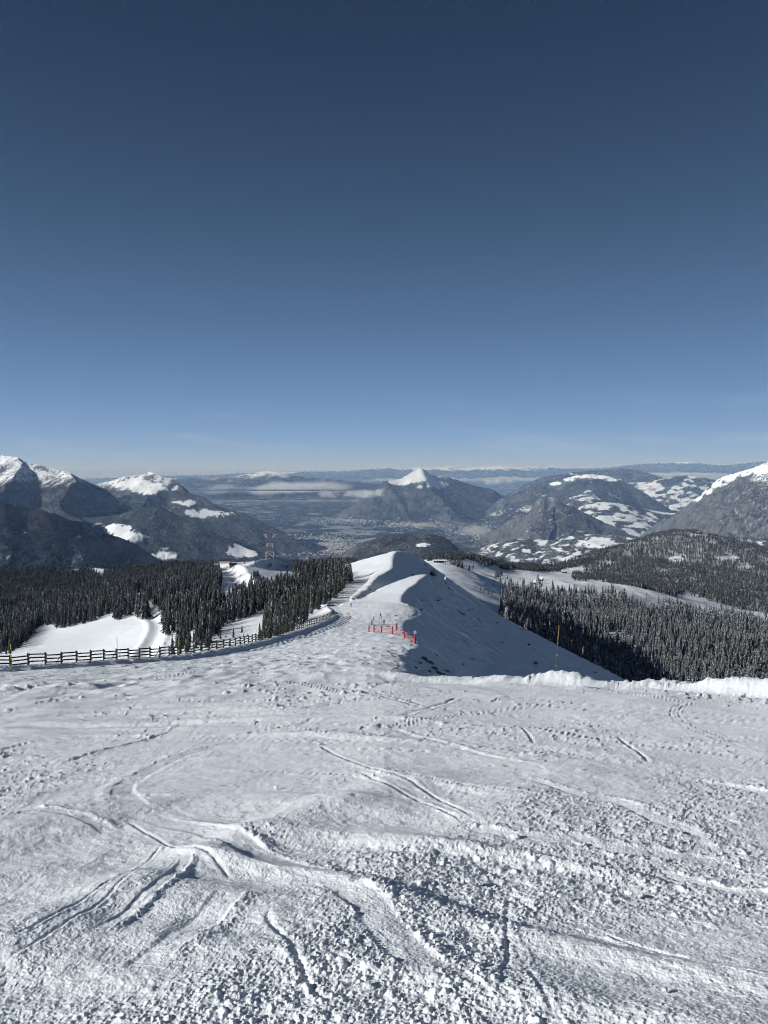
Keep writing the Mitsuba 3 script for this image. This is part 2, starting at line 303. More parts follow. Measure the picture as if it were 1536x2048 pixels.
def snow_relief(x, y, de, df, track_lines):
    """What skiers left on the piste: moguls, crumbs, scraped bands, grooves with thrown-up rims."""
    dist = np.hypot(x, y) + 0.5
    far = sstep(60, 300, dist)
    h = mogul(x, y) + 0.07 * (n2(x, y, 1.5, 52, 3) - 0.5)
    # curved sweeps of sliding skis: low ridges along slowly turning lines
    wx, wy = x + 3.0 * (n2(x, y, 9, 53) - 0.5), y + 6.0 * (n2(x, y, 11, 54) - 0.5)
    for k, (a, s, amp) in enumerate(((0.35, 1.1, 0.055), (-0.45, 0.9, 0.05), (0.9, 1.6, 0.06), (0.1, 0.45, 0.022))):
        c, sn = math.cos(a), math.sin(a)
        q = n2((wx * c + wy * sn) / 7.0, (-wx * sn + wy * c), s, 60 + k, 2)
        ridge = 1 - np.abs(2 * q - 1)
        m = sstep(0.46, 0.62, n2(x, y, 6.0, 70 + k, 2))
        h += amp * (sstep(0.72, 1.0, ridge) - 0.15) * m * (1 + 0.5 * sstep(10, 40, dist))
    rough = sstep(0.41, 0.66, n2(x, y, 2.3, 80, 4) + 0.12 * (n2(x, y, 0.8, 81, 2) - 0.5))
    smooth = np.zeros_like(x)
    rim = np.zeros_like(x)
    dig = np.zeros_like(x)
    for line, w, depth, kind in track_lines:
        near = (x > line.p[:, 0].min() - 2) & (x < line.p[:, 0].max() + 2) & (y > line.p[:, 1].min() - 2) & (y < line.p[:, 1].max() + 2)
        if not near.any():
            continue
        xx, yy = x[near], y[near]
        sd, s, _ = line.near(xx, yy)
        sd = sd + w * (0.7 if kind == 's' else 1.6) * (n2(xx, yy, max(w * 2.5, 0.10), 90, 3) - 0.5)
        L = line.s[-1]
        fade = sstep(0, 0.12 * L, s) * sstep(L, 0.9 * L, s) * 0.999
        a = np.abs(sd)
        if kind == 's':
            inside = sstep(w * 1.2, w * 0.75, a) * fade
            smooth[near] = np.maximum(smooth[near], inside)
            dig[near] -= depth * inside * (0.6 + 0.55 * sd / w)
            rim[near] = np.maximum(rim[near], sstep(w * 0.9, w * 1.2, a) * sstep(w * 2.6, w * 1.5, a) * fade * sstep(-0.2, 0.6, -sd / w + 0.4))
        else:
            inside = np.exp(-(sd / (w * 0.75)) ** 2) * fade
            dig[near] -= depth * inside
            dig[near] += depth * 0.45 * np.exp(-((sd - 1.9 * w) / (w * 0.9)) ** 2) * fade * (0.5 + n2(xx, yy, w * 3, 91))
            dig[near] += depth * 0.25 * np.exp(-((sd + 1.9 * w) / (w * 0.9)) ** 2) * fade * (0.3 + n2(xx, yy, w * 3, 92))
            smooth[near] = np.maximum(smooth[near], 0.6 * inside)
    rough = np.clip(rough * 0.95 + 0.12, 0, 1) * (1 - smooth) + 0.45 * rim * (1 - smooth)
    rough = np.clip(rough, 0, 1.2)
    fine, mid, big = sstep(14, 5, dist), sstep(30, 12, dist), sstep(70, 25, dist)
    jx, jy = x + 0.03 * (n2(x, y, 0.05, 84, 2) - 0.5), y + 0.03 * (n2(x, y, 0.05, 85, 2) - 0.5)
    c = lumps(jx, jy, 0.019, 0.8, 1) * sstep(9, 4, dist) * 1.25
    c = np.maximum(c, lumps(jx, jy, 0.034, 0.42, 2) * (0.25 + 0.75 * rough) * sstep(14, 7, dist) * 1.2)
    c = np.maximum(c, lumps(jx, jy, 0.056, 0.18, 3, 0.10, 0.46) * np.clip(rough * 1.3 - 0.15, 0, 1) * sstep(40, 18, dist) * 1.2)
    c = np.maximum(c, lumps(jx, jy, 0.14, 0.06, 4, 0.08, 0.30) * np.clip(rough * 1.4 - 0.3, 0, 1) * sstep(110, 40, dist))
    c = np.maximum(c, lumps(jx, jy, 0.30, 0.30, 6, 0.08, 0.40) * np.clip(rough * 1.4 - 0.3, 0, 1) * sstep(140, 60, dist) * sstep(9, 18, dist))
    c = np.maximum(c, lumps(jx, jy, 0.7, 0.22, 5, 0.05, 0.24) * np.clip(rough * 1.4 - 0.4, 0, 1) * sstep(170, 80, dist) * sstep(12, 30, dist))
    c *= np.clip(0.15 + rough, 0, 1) * 0.72
    h += c * (1 - 0.85 * smooth) + 0.010 * rim * (0.4 + n2(x, y, 0.3, 93)) + dig
    h += 0.03 * (0.3 + rough) * (n2(x, y, 0.09, 94, 4) - 0.5) * mid + 0.05 * rough * (n2(x, y, 0.5, 96, 3) - 0.5) * big
    h += 0.003 * (n2(x, y, 0.03, 95, 2) - 0.5) * fine
    # blocky bank of pushed-up snow along the near right edge
    b = sstep(1.5, 0.3, np.abs(de + 0.5)) * sstep(36, 31, y) * (0.25 + 1.05 * sstep(1.5, 7, x)) * (0.10 + 0.75 * np.maximum(n2(x, y, 2.2, 97, 2) - 0.36, 0) + 0.30 * np.maximum(n2(x, y, 0.55, 98, 2) - 0.42, 0) + 0.5 * lumps(jx, jy, 0.45, 0.3, 9, 0.12, 0.36) + 0.35 * lumps(jx, jy, 0.2, 0.4, 10, 0.1, 0.45) + 0.08 * (n2(x, y, 0.25, 99, 3) - 0.5))
    h = h * sstep(2.0, -1.5, de) * sstep(0.2, 3.0, df) + b
    return h


track_lines = []
for pts, w, depth, kind in TRACKS:
    q = hit([p[0] for p in pts], [p[1] for p in pts])
    w, depth = w * (0.62 if kind == 's' else 0.42), depth * (0.45 if kind == 's' else 0.34)
    track_lines.append((Line(q, max(0.02, w * 0.4)), w, depth, kind))


rs_ = np.random.default_rng(23)
for k in range(60):                     # thin edge scratches of many passing skis, long and slowly curving, often in pairs
    d = 8 + 45 * rs_.random() ** 1.3
    c0 = np.array([(rs_.random() - 0.5) * 1.15 * (d + 1), d])
    a, L, bend = rs_.choice([0.25, -0.35, 0.9, 2.6]) + 0.5 * rs_.standard_normal(), d * (0.35 + 0.6 * rs_.random()), 0.45 * rs_.standard_normal()
    t = np.linspace(-0.5, 0.5, 24)
    ang = a + bend * t
    xy = c0 + np.cumsum(np.stack([np.cos(ang), np.sin(ang)], 1), 0) * L / 24
    if xy[:, 1].min() < 1.5 or (xy[:, 0] - 0.02 * xy[:, 1]).max() > np.interp(xy[:, 1].max(), [10, 24, 30], [14, 9, 1]):
        continue
    ww = 0.008 + 0.0010 * d
    for off in ((0.0,) if rs_.random() < 0.5 else (0.0, 0.16 + 0.1 * rs_.random())):
        track_lines.append((Line(np.c_[xy + off * np.array([-np.sin(a), np.cos(a)]), np.zeros(24)], ww), ww, 0.006 + 0.0007 * d, 'g'))


def rows_near():
    out = [-1.0, -0.2, 0.4, 1.0]
    d = 1.6
    while d < 131:
        out.append(d)
        step = d * d / (1.65 * FOC / 2) * 0.82
        d += min(max(step, 0.006), 0.33 if d < 60 else 0.42)
    return np.array(out)


U = np.linspace(-0.60, 0.60, 790)
yr = rows_near()
X, Y = U[None] * (yr[:, None] + 1.1), np.repeat(yr[:, None], len(U), 1)
Z, _, DE, DF = ground(X, Y)
Z = Z + snow_relief(X, Y, DE, DF, track_lines)
scene['snow_slope'] = mikit.ply(grid_mesh(X, Y, Z), 'snow', smooth=True)
labels['snow_slope'] = {'label': 'rutted, crumbly snow slope with ski tracks in the foreground', 'kind': 'structure'}

UM = np.linspace(-0.72, 0.72, 640)
ym = np.r_[np.linspace(129, 330, 250), np.linspace(331, 620, 160), np.exp(np.linspace(math.log(624), math.log(3450), 210))]
XM, YM = UM[None] * ym[:, None], np.repeat(ym[:, None], len(UM), 1)
ZM, GM, DEM, DFM = ground(XM, YM)
ZM = ZM + mogul(XM, YM) * GM * sstep(320, 270, YM) + 0.08 * (n2(XM, YM, 1.8, 52, 2) - 0.5) * (YM < 300) + (0.9 * (n2(XM, YM, 9, 57, 4) - 0.5) + 0.7 * (n2(XM / 9 + 0.1 * n2(XM, YM, 6, 48), (YM + 0.35 * XM) / 2.2, 1.0, 49, 3) - 0.5) * sstep(0, 12, DEM) + 1.3 * (sstep(0.55, 0.8, n2(XM / 7 + 0.2 * n2(XM, YM, 5, 50), (YM + 0.5 * XM) / 1.5, 1.0, 56, 3))) * sstep(1, 6, DEM) * sstep(60, 15, DEM) * (YM > 285)) * (1 - GM) * sstep(0, 8, np.abs(DEM)) - 0.06 * (YM < 131)
lane = Line(hit([268, 276, 290, 305, 317, 316, 308, 297, 285], [1190, 1202, 1216, 1232, 1246, 1262, 1280, 1300, 1320]), 1.0)     # groomed lane down the left bowl
ld, _, _ = lane.near(XM, YM)
ZM = ZM - (1.3 * np.exp(-(ld / 3.4) ** 2) - 0.7 * np.exp(-((np.abs(ld) - 6) / 2.0) ** 2)) * (YM > 200) * (XM < -40)
CM = np.broadcast_to(SNOW, XM.shape + (3,)).copy()
# grass, scrub and rock that pokes through the wind-blown right flank and steep banks
sl = np.hypot(np.gradient(ZM, axis=1) / np.gradient(XM, axis=1), (np.gradient(ZM, axis=0)) / np.gradient(YM, axis=0) - np.gradient(ZM, axis=1) / np.gradient(XM, axis=1) * np.gradient(XM, axis=0) / np.gradient(YM, axis=0))
bare = sstep(0.71, 0.77, n2(XM, YM, 4, 58, 3) + 0.16 * (n2(XM, YM, 30, 59) - 0.5)) * (DEM > 3) * (YM < 460)
bare = np.maximum(bare, sstep(0.70, 0.95, sl) * sstep(0.5, 0.6, n2(XM, YM, 6, 62, 3)) * (YM > 300) * (DEM < 0))
PXM, PYM0 = to_px(XM, YM, ZM)
basin = sstep(870, 900, PXM) * sstep(1040, 1000, PXM) * sstep(1136, 1146, PYM0) * sstep(1205, 1192, PYM0) * (YM > 640)
bare = np.maximum(bare, 0.6 * basin * sstep(0.55, 0.66, n2(XM, YM, 13, 63, 4)))
CM = CM * (1 - bare[..., None]) + np.array([0.06, 0.055, 0.05]) * bare[..., None]
scene['ridge_terrain'] = mikit.ply(grid_mesh(XM, YM, ZM), 'painted_ground', smooth=True, color=CM.reshape(-1, 3))
labels['ridge_terrain'] = {'label': 'snowy ridge with two humps, the bowls beside it and the wooded hills beyond', 'kind': 'structure'}

# ------------------------------------------------------------------ far mountains, foothills and the valley floor
FOREST, ROCK = np.array([0.021, 0.026, 0.030]), np.array([0.115, 0.118, 0.124])
VALLEY = -1370.0


def mountain(name, label, sky_px, d0, d1, slope=0.42, drop=900.0, snow=(-300, 0), fields=0.0, field_z=(-1400, -700), seed=0, foot=0.55, back=0.25, step=2.0, nd=130, gully=0.22, frost=0.25, spurs=(), base=None, patches=(), rough=1.0):
    px = np.array([p[0] for p in sky_px], float)
    d = np.interp(np.linspace(0, 1, len(px)), [0, 1], [d0, d1])
    pts = P(px, [p[1] for p in sky_px], d)
    lines = [Line(pts, (d0 + d1) / 2 * 2.2 / FOC)]
    for sp in spurs:
        lines.append(Line(P([q[0] for q in sp], [q[1] for q in sp], [q[2] for q in sp]), (d0 + d1) / 2 * 3.0 / FOC))
    dm = 0.5 * (d0 + d1)
    un = np.linspace((px[0] - CX) / FOC - 0.02, (px[-1] - CX) / FOC + 0.02, int((px[-1] - px[0] + 58) / step))
    fr_ = np.r_[np.linspace(foot, 0.93, int(nd * 0.75)), np.linspace(0.932, 1.004, int(nd * 0.5)), 1.010, 1.02, 1.05, 1.12, 1 + back]
    rd = np.interp(un, (px - CX) / FOC, d)
    Y = fr_[:, None] * rd[None]
    X = un[None] * Y
    wl = dm / FOC * 60
    wxx = X + wl * 0.5 * (n2(X, Y, wl, seed, 3) - 0.5)
    wyy = Y + wl * 0.5 * (n2(X, Y, wl, seed + 1, 3) - 0.5)
    Z = np.full(X.shape, -1e9)
    for L in lines:
        sd, s, z0 = L.near(wxx, wyy)
        a = np.abs(sd)
        g = 0.45 * (1 - np.abs(2 * n2(s + 0.3 * a, a * 0.45, wl * 0.5, seed + 2, 3) - 1)) + 0.55 * (1 - np.abs(2 * n2(wxx, wyy * 1.3, wl * 0.8, seed + 14, 5) - 1))
        z = z0 - drop * (1 - np.exp(-slope * a / drop)) * 1.0 - slope * 0.25 * a - gully * slope * np.minimum(a, wl * 4) * (g - 0.45)
        Z = np.maximum(Z, z)
    a0 = np.abs(lines[0].near(X, Y)[0])
    Z += rough * dm / FOC * (7 * (n2(X, Y, wl * 0.45, seed + 3, 5) - 0.5) * sstep(0, wl * 0.4, a0) + 0.9 * (n2(X, Y, wl * 0.10, seed + 13, 2) - 0.5))
    low = VALLEY - 25 if base is None else base
    Z = np.maximum(Z, low)
    # cover: forest, snow above the tree line, rock where it is steep, meadows low down
    G = np.stack([X, Y, Z], -1)
    nn = np.cross(np.gradient(G, axis=1), np.gradient(G, axis=0))
    st = np.hypot(nn[..., 0], nn[..., 1]) / np.maximum(np.abs(nn[..., 2]), 1e-9)
    f1, f2, f3 = n2(X, Y, wl * 0.5, seed + 4, 4), n2(X, Y, wl * 0.10, seed + 5, 3), RNG.random(X.shape)
    up = sstep(snow[0], snow[1], Z + (f1 - 0.5) * (snow[1] - snow[0]) * 2.2 + (f2 - 0.5) * (snow[1] - snow[0]) * 0.9 - 120 * sstep(0.7, 1.1, st))
    white = up * (1 - 0.75 * sstep(0.75, 1.1, st) * sstep(0.40, 0.5, f2)) * (1 - 0.85 * sstep(0.50, 0.56, n2(X, Y * 0.6, wl * 0.14, seed + 12, 4)) * sstep(1.0, 0.75, up)) * (1 - 0.7 * sstep(0.60, 0.64, n2(X, Y, wl * 0.22, seed + 16, 5)))
    st1, st2, _ = lines[0].near(wxx, wyy)
    streak = 0.5 * n2(X + 0.4 * Y, Y * 0.8, wl * 0.16, seed + 11, 5) + 0.5 * n2(X, Y, wl * 0.45, seed + 15, 4)
    white = white * (1 - 0.8 * sstep(0.55, 0.61, n2(X, Y * 0.6, wl * 0.06, seed + 18, 3)) * sstep(0.32, 0.6, st))
    fr = np.clip(frost * (0.15 + 1.7 * sstep(0.35, 0.75, streak) * (0.3 + f3) + 0.9 * sstep(0.5, 0.75, f2)) * (0.35 + 1.3 * n2(X, Y, wl * 1.2, seed + 8, 2)), 0, 0.9)
    if fields > 0:
        m = n2(X, Y, wl * 0.30, seed + 6, 4)
        zone = sstep(field_z[0] - 80, field_z[0], Z) * sstep(field_z[1] + 150, field_z[1], Z) * sstep(0.65, 0.4, st)
        white = np.maximum(white, zone * sstep(1 - fields, 1 - fields + 0.06, m + 0.10 * (f2 - 0.5)) * 0.95)
    if patches:
        qx, qy = to_px(X, Y, Z)
        for (cx, cy, rx, ry) in patches:
            e = ((qx - cx) / rx) ** 2 + ((qy - cy) / ry) ** 2 + 4.5 * (n2(X * 0.7, Y, wl * 0.15, seed + 9, 4) - 0.5) + 3.0 * (n2(X * 0.6, Y, wl * 0.42, seed + 17, 3) - 0.5) + 1.6 * (f2 - 0.5)
            white = np.maximum(white, sstep(1.05, 0.8, e))
    fr = np.clip(fr + 0.16 * frost / 0.14 * (f3 > 0.86) * sstep(0.35, 0.6, f2), 0, 0.9)
    fr = fr * (0.45 + 0.5 * (f3 > 0.8))
    C = FOREST * (0.4 + 1.2 * f3[..., None]) * (1 - fr[..., None]) + np.array([0.5, 0.5, 0.52]) * fr[..., None]
    rk = (sstep(0.75, 1.1, st) * (f2 > 0.35))[..., None] * 0.8
    C = C * (1 - rk) + ROCK * (0.6 + 0.8 * f2[..., None]) * rk
    C = C * (1 - white[..., None]) + SNOW * white[..., None]
    scene[name] = mikit.ply(grid_mesh(X, Y, Z), 'painted_ground', smooth=True, color=C.reshape(-1, 3))
    labels[name] = {'label': label, 'kind': 'structure'}


mountain('mountain', 'big wooded mountain with a snowy crest at the left edge', [(-140, 880), (-60, 893), (0, 909), (14, 912), (37, 914), (47, 923), (58, 928), (70, 927), (94, 934), (117, 940), (145, 945), (164, 957), (187, 968), (211, 981), (225, 995), (246, 1014), (270, 1030), (300, 1050), (330, 1072)],
         10900, 9200, 0.5, 900, snow=(-230, -90), seed=100, foot=0.6, gully=0.32, frost=0.10, spurs=[[(47, 923, 10250), (30, 945, 9700), (10, 975, 9000), (-30, 1010, 8300)], [(130, 942, 9900), (150, 965, 9300), (120, 1000, 8600), (160, 1040, 7700)]])
mountain('mountain_001', 'low dark wooded ridge in shade at the far left', [(-140, 1000), (-60, 1004), (0, 1005), (30, 1010), (70, 1017), (112, 1028), (145, 1040), (168, 1042), (211, 1065), (258, 1082), (293, 1101), (330, 1122), (380, 1150)],
         4300, 4700, 0.55, 700, snow=(200, 400), seed=110, foot=0.6, frost=0.08, fields=0.40, field_z=(-900, -200), gully=0.35)
mountain('mountain_002', 'snow-capped mountain with a bright bowl left of the valley', [(150, 985), (194, 968), (225, 960), (258, 952), (290, 948), (302, 943), (314, 946), (328, 953), (347, 958), (360, 970), (372, 982), (406, 995), (440, 1012), (481, 1024), (520, 1042), (560, 1060), (600, 1086), (630, 1100)],
         13500, 12000, 0.5, 900, snow=(-430, -120), seed=120, foot=0.68, frost=0.10, fields=0.42, field_z=(-800, -450), gully=0.55, patches=[(285, 972, 55, 14), (420, 1026, 45, 8), (370, 1005, 22, 6)])
mountain('mountain_003', 'dark wooded shoulder with a bright snow clearing above the valley', [(170, 1035), (230, 1029), (271, 1016), (315, 1013), (350, 1028), (389, 1046), (440, 1070), (491, 1095), (530, 1112), (580, 1135)],
         8200, 7600, 0.5, 900, snow=(100, 300), seed=130, foot=0.66, frost=0.09, fields=0.33, field_z=(-1250, -700), patches=[(228, 1056, 30, 9), (255, 1072, 40, 9), (335, 1110, 26, 8), (475, 1100, 20, 14), (500, 1108, 14, 7)])
mountain('mountain_004', 'pointed mountain with a white summit cone beyond the valley', [(640, 1042), (680, 1026), (720, 1003), (748, 985), (762, 973), (774, 962), (793, 959), (815, 951), (829, 942), (842, 936), (856, 943), (867, 950), (886, 951), (913, 958), (941, 967), (968, 974), (985, 977), (1001, 988), (1023, 997), (1036, 1005), (1060, 1018), (1090, 1034)],
         20500, 22500, 0.62, 1000, snow=(-420, -150), seed=140, foot=0.8, frost=0.13, fields=0.40, field_z=(-1330, -1000), gully=0.5, patches=[(846, 952, 34, 14), (800, 963, 26, 5), (875, 968, 22, 7), (840, 973, 7, 4)])
mountain('mountain_005', 'broad rounded mountain with a snowy top right of the white cone', [(1000, 1000), (1023, 990), (1071, 972), (1106, 964), (1146, 951), (1172, 947), (1208, 950), (1234, 957), (1265, 968), (1290, 985), (1330, 1010)],
         20500, 19500, 0.62, 560, snow=(-330, -130), seed=150, foot=0.74, frost=0.14, fields=0.45, field_z=(-1200, -600), patches=[(1160, 954, 14, 3), (1178, 951, 14, 4), (1200, 954, 16, 3), (1140, 960, 12, 3), (1110, 967, 12, 3), (1225, 960, 10, 2)])
mountain('hill_004', 'snowy farmland terraces with dark woods in the gap behind the rocky peak', [(1080, 1026), (1140, 1014), (1200, 1004), (1250, 1009), (1300, 1020), (1350, 1026), (1420, 1016), (1480, 1010)],
         16800, 16000, 0.20, 700, snow=(300, 500), seed=240, foot=0.72, frost=0.2, fields=0.53, field_z=(-1390, -500), nd=90)
mountain('mountain_006', 'steep rocky wooded peak in the middle distance on the right', [(960, 1075), (1000, 1052), (1035, 1032), (1054, 1024), (1066, 1015), (1073, 1003), (1082, 997), (1088, 991), (1098, 989), (1106, 993), (1118, 997), (1126, 1003), (1146, 1012), (1177, 1025), (1212, 1043), (1243, 1056), (1275, 1075), (1310, 1090)],
         13000, 12500, 0.60, 700, snow=(-760, -380), seed=160, foot=0.62, frost=0.30, fields=0.50, field_z=(-1330, -800), gully=0.8, rough=1.8)
mountain('mountain_007', 'steep mountain with streaked slopes and a white ridge at the right edge', [(1280, 1068), (1310, 1046), (1340, 1031), (1370, 1011), (1395, 995), (1420, 976), (1450, 953), (1485, 942), (1520, 928), (1536, 920), (1570, 900), (1620, 880), (1700, 900)],
         12500, 11000, 0.62, 1100, snow=(-260, -40), seed=170, foot=0.66, frost=0.30, gully=0.55, rough=1.3, fields=0.36, field_z=(-1330, -1000), patches=[(1392, 996, 12, 6), (1410, 983, 18, 7), (1432, 969, 22, 7), (1455, 957, 24, 7), (1478, 949, 26, 7), (1500, 941, 26, 8), (1520, 935, 24, 10)])
mountain('hill', 'rounded hill behind the snowy mountain on the right', [(1020, 985), (1050, 967), (1110, 950), (1160, 943), (1200, 940), (1250, 937), (1275, 939), (1300, 945), (1330, 955), (1370, 965)],
         31000, 29000, 0.3, 900, snow=(300, 500), seed=180, foot=0.85, frost=0.2, fields=0.36, field_z=(-1200, 100), nd=80)
mountain('hill_001', 'low wooded plateau with snowfields left of the right-hand mountain', [(1200, 985), (1230, 968), (1290, 963), (1350, 954), (1380, 951), (1440, 960), (1470, 956), (1536, 965), (1600, 970)],
         25000, 23000, 0.30, 900, snow=(300, 500), seed=190, foot=0.62, frost=0.2, fields=0.52, field_z=(-1350, -150), nd=110)
mountain('hill_002', 'dark wooded knoll with one snow clearing in front of the valley', [(650, 1130), (690, 1107), (720, 1086), (745, 1079), (770, 1073), (810, 1067), (850, 1067), (880, 1073), (905, 1090), (930, 1106), (960, 1125), (1000, 1150)],
         5600, 5300, 0.40, 500, snow=(300, 500), seed=200, foot=0.6, frost=0.14, patches=[(839, 1091, 6, 2.4), (848, 1090, 8, 3.4), (857, 1089, 6, 2)], base=-1100)
mountain('hill_003', 'snowy hillside with meadows and scattered woods below the rocky peak', [(880, 1120), (930, 1106), (980, 1090), (1040, 1078), (1100, 1080), (1140, 1072), (1200, 1068), (1260, 1072), (1320, 1082), (1400, 1085), (1480, 1075), (1600, 1085)],
         9500, 8000, 0.25, 600, snow=(300, 500), seed=210, foot=0.55, frost=0.3, fields=0.47, field_z=(-1340, -500), nd=110, patches=[(1195, 1085, 45, 9)])
mountain('distant_range', 'far blue mountain range along the horizon with a snow-white crest', [(-300, 962), (-100, 960), (60, 958), (150, 957), (250, 955), (330, 951), (420, 950), (470, 947), (500, 946), (620, 943), (700, 942), (740, 938), (780, 935), (800, 937), (830, 934), (880, 935), (900, 933), (930, 936), (960, 934), (1000, 932), (1060, 933), (1100, 935), (1140, 937), (1200, 936), (1300, 927), (1340, 926), (1365, 922), (1390, 926), (1440, 930), (1536, 923), (1700, 925), (1850, 930)],
         72000, 70000, 0.12, 1400, snow=(3000, 4000), patches=[(925, 935, 215, 5.5), (1000, 934, 130, 5.5), (1368, 924, 36, 3), (560, 945, 30, 2)], seed=220, foot=0.90, frost=0.12, nd=40, step=3.2, back=0.1, gully=0.3)
mountain('distant_range_001', 'blue distant ridge with faint snow behind the low clouds', [(200, 975), (260, 962), (300, 958), (350, 956), (430, 954), (480, 950), (510, 945), (535, 942), (560, 945), (600, 952), (640, 957), (700, 962), (760, 970)],
         40000, 38000, 0.2, 900, snow=(-500, -150), seed=230, foot=0.85, frost=0.15, nd=60)

UV = np.linspace(-0.75, 0.75, 480)
dv = np.exp(np.linspace(math.log(3300), math.log(95000), 300))
XV, YV = UV[None] * dv[:, None], np.repeat(dv[:, None], len(UV), 1)
ZV = VALLEY + 30 * (n2(XV, YV, 2500, 240, 3) - 0.5) - 12
v1, v2 = n2(XV, YV, 420, 241, 4), n2(XV, YV, 130, 242, 3)
fld = sstep(0.54, 0.62, v1 + 0.3 * (v2 - 0.5)) * 0.6 * (0.25 + 0.75 * sstep(0.4, 0.6, n2(XV, YV, 3000, 243, 2)))
CV = FOREST * (0.8 + 2.5 * v2[..., None]) * (1 - fld[..., None]) + np.array([0.55, 0.56, 0.58]) * fld[..., None]
scene['valley_floor'] = mikit.ply(grid_mesh(XV, YV, ZV), 'painted_ground', smooth=True, color=CV.reshape(-1, 3))
labels['valley_floor'] = {'label': 'wide hazy valley plain with fields and woods reaching to the horizon', 'kind': 'structure'}

# ------------------------------------------------------------------ the air
scene['haze'] = {'type': 'cube', 'to_world': T().translate([0, 45000, -375]).scale([90000, 65000, 1225]), 'bsdf': {'type': 'null'}, 'interior': {'type': 'ref', 'id': 'haze_medium'}}
labels['haze'] = {'label': 'thin blue haze over the whole valley', 'kind': 'stuff'}

# ------------------------------------------------------------------ the low clouds in the valley
def cloud(name, label, x0, x1, y0, y1, z0, z1, peak, seed, cover=0.5, group=None, shape=(20, 40, 96), freq=(9, 4, 2.2)):
    nz, ny, nx = shape
    gz, gy, gx = np.meshgrid(np.linspace(0, 1, nz), np.linspace(0, 1, ny), np.linspace(0, 1, nx), indexing='ij')
    f = meshkit.fbm(np.stack([gx * freq[0], gy * freq[1], gz * freq[2]], -1), 4, seed)
    edge = sstep(0, 0.22, gx) * sstep(1, 0.78, gx) * sstep(0, 0.25, gy) * sstep(1, 0.75, gy) * sstep(0, 0.35, gz) * sstep(1, 0.45, gz)
    dens = np.clip(f - (1 - cover) - 0.35 * (1 - edge), 0, 1) / cover * edge
    dens[[0, -1]] = 0; dens[:, [0, -1]] = 0; dens[:, :, [0, -1]] = 0
    scene[name] = {'type': 'cube', 'to_world': T().translate([(x0 + x1) / 2, (y0 + y1) / 2, (z0 + z1) / 2]).scale([(x1 - x0) / 2, (y1 - y0) / 2, (z1 - z0) / 2]), 'bsdf': {'type': 'null'},
                   'interior': {'type': 'heterogeneous', 'albedo': 0.97, 'scale': peak,
                                'sigma_t': {'type': 'gridvolume', 'grid': mi.VolumeGrid(np.ascontiguousarray(dens[..., None], np.float32)), 'to_world': T().translate([x0, y0, z0]).scale([x1 - x0, y1 - y0, z1 - z0])}},
                   'exterior': {'type': 'ref', 'id': 'haze_medium'}}
    labels[name] = {'label': label, 'category': 'cloud'}


def cloud_px(name, label, xa, xb, ya, yb, d, depth, peak, seed, **k):
    a, b = P(xa, yb, d), P(xb, ya, d)
    cloud(name, label, a[0], b[0], d, d + depth, a[2], b[2], peak, seed, **k)


cloud_px('cloud', 'long flat bank of low cloud over the plain left of the white cone', 330, 775, 954, 1000, 27000, 6000, 3.6e-3, 301, cover=0.62, freq=(7, 3, 1.6))
cloud_px('cloud_001', 'cloud wisp touching the left flank of the white cone', 610, 800, 968, 1006, 18700, 1900, 1.2e-2, 302, cover=0.55)
cloud_px('cloud_002', 'small cloud drifting over the saddle right of the white cone', 950, 1060, 948, 978, 27000, 3000, 6e-3, 303, cover=0.5)
cloud_px('cloud_003', 'wisp of cloud clinging to the left side of the rocky peak', 1015, 1105, 984, 1034, 13600, 900, 6e-3, 304, cover=0.5, shape=(24, 24, 48), freq=(5, 3, 3))
cloud_px('cloud_004', 'flat white sea of cloud far away on the right under the horizon', 1290, 1500, 941, 955, 44000, 9000, 2.5e-3, 305, cover=0.65)

cloud('valley_mist', 'thin pale mist lying over the far plain left of the white cone', -17000, 3000, 22500, 46000, -1360, -780, 2.6e-4, 306, cover=0.8, shape=(16, 32, 64), freq=(4, 4, 1.2))
labels['valley_mist'] = {'label': 'thin pale mist lying over the far plain', 'kind': 'stuff'}

# ------------------------------------------------------------------ conifers
bsdf('bark', (0.07, 0.055, 0.045))


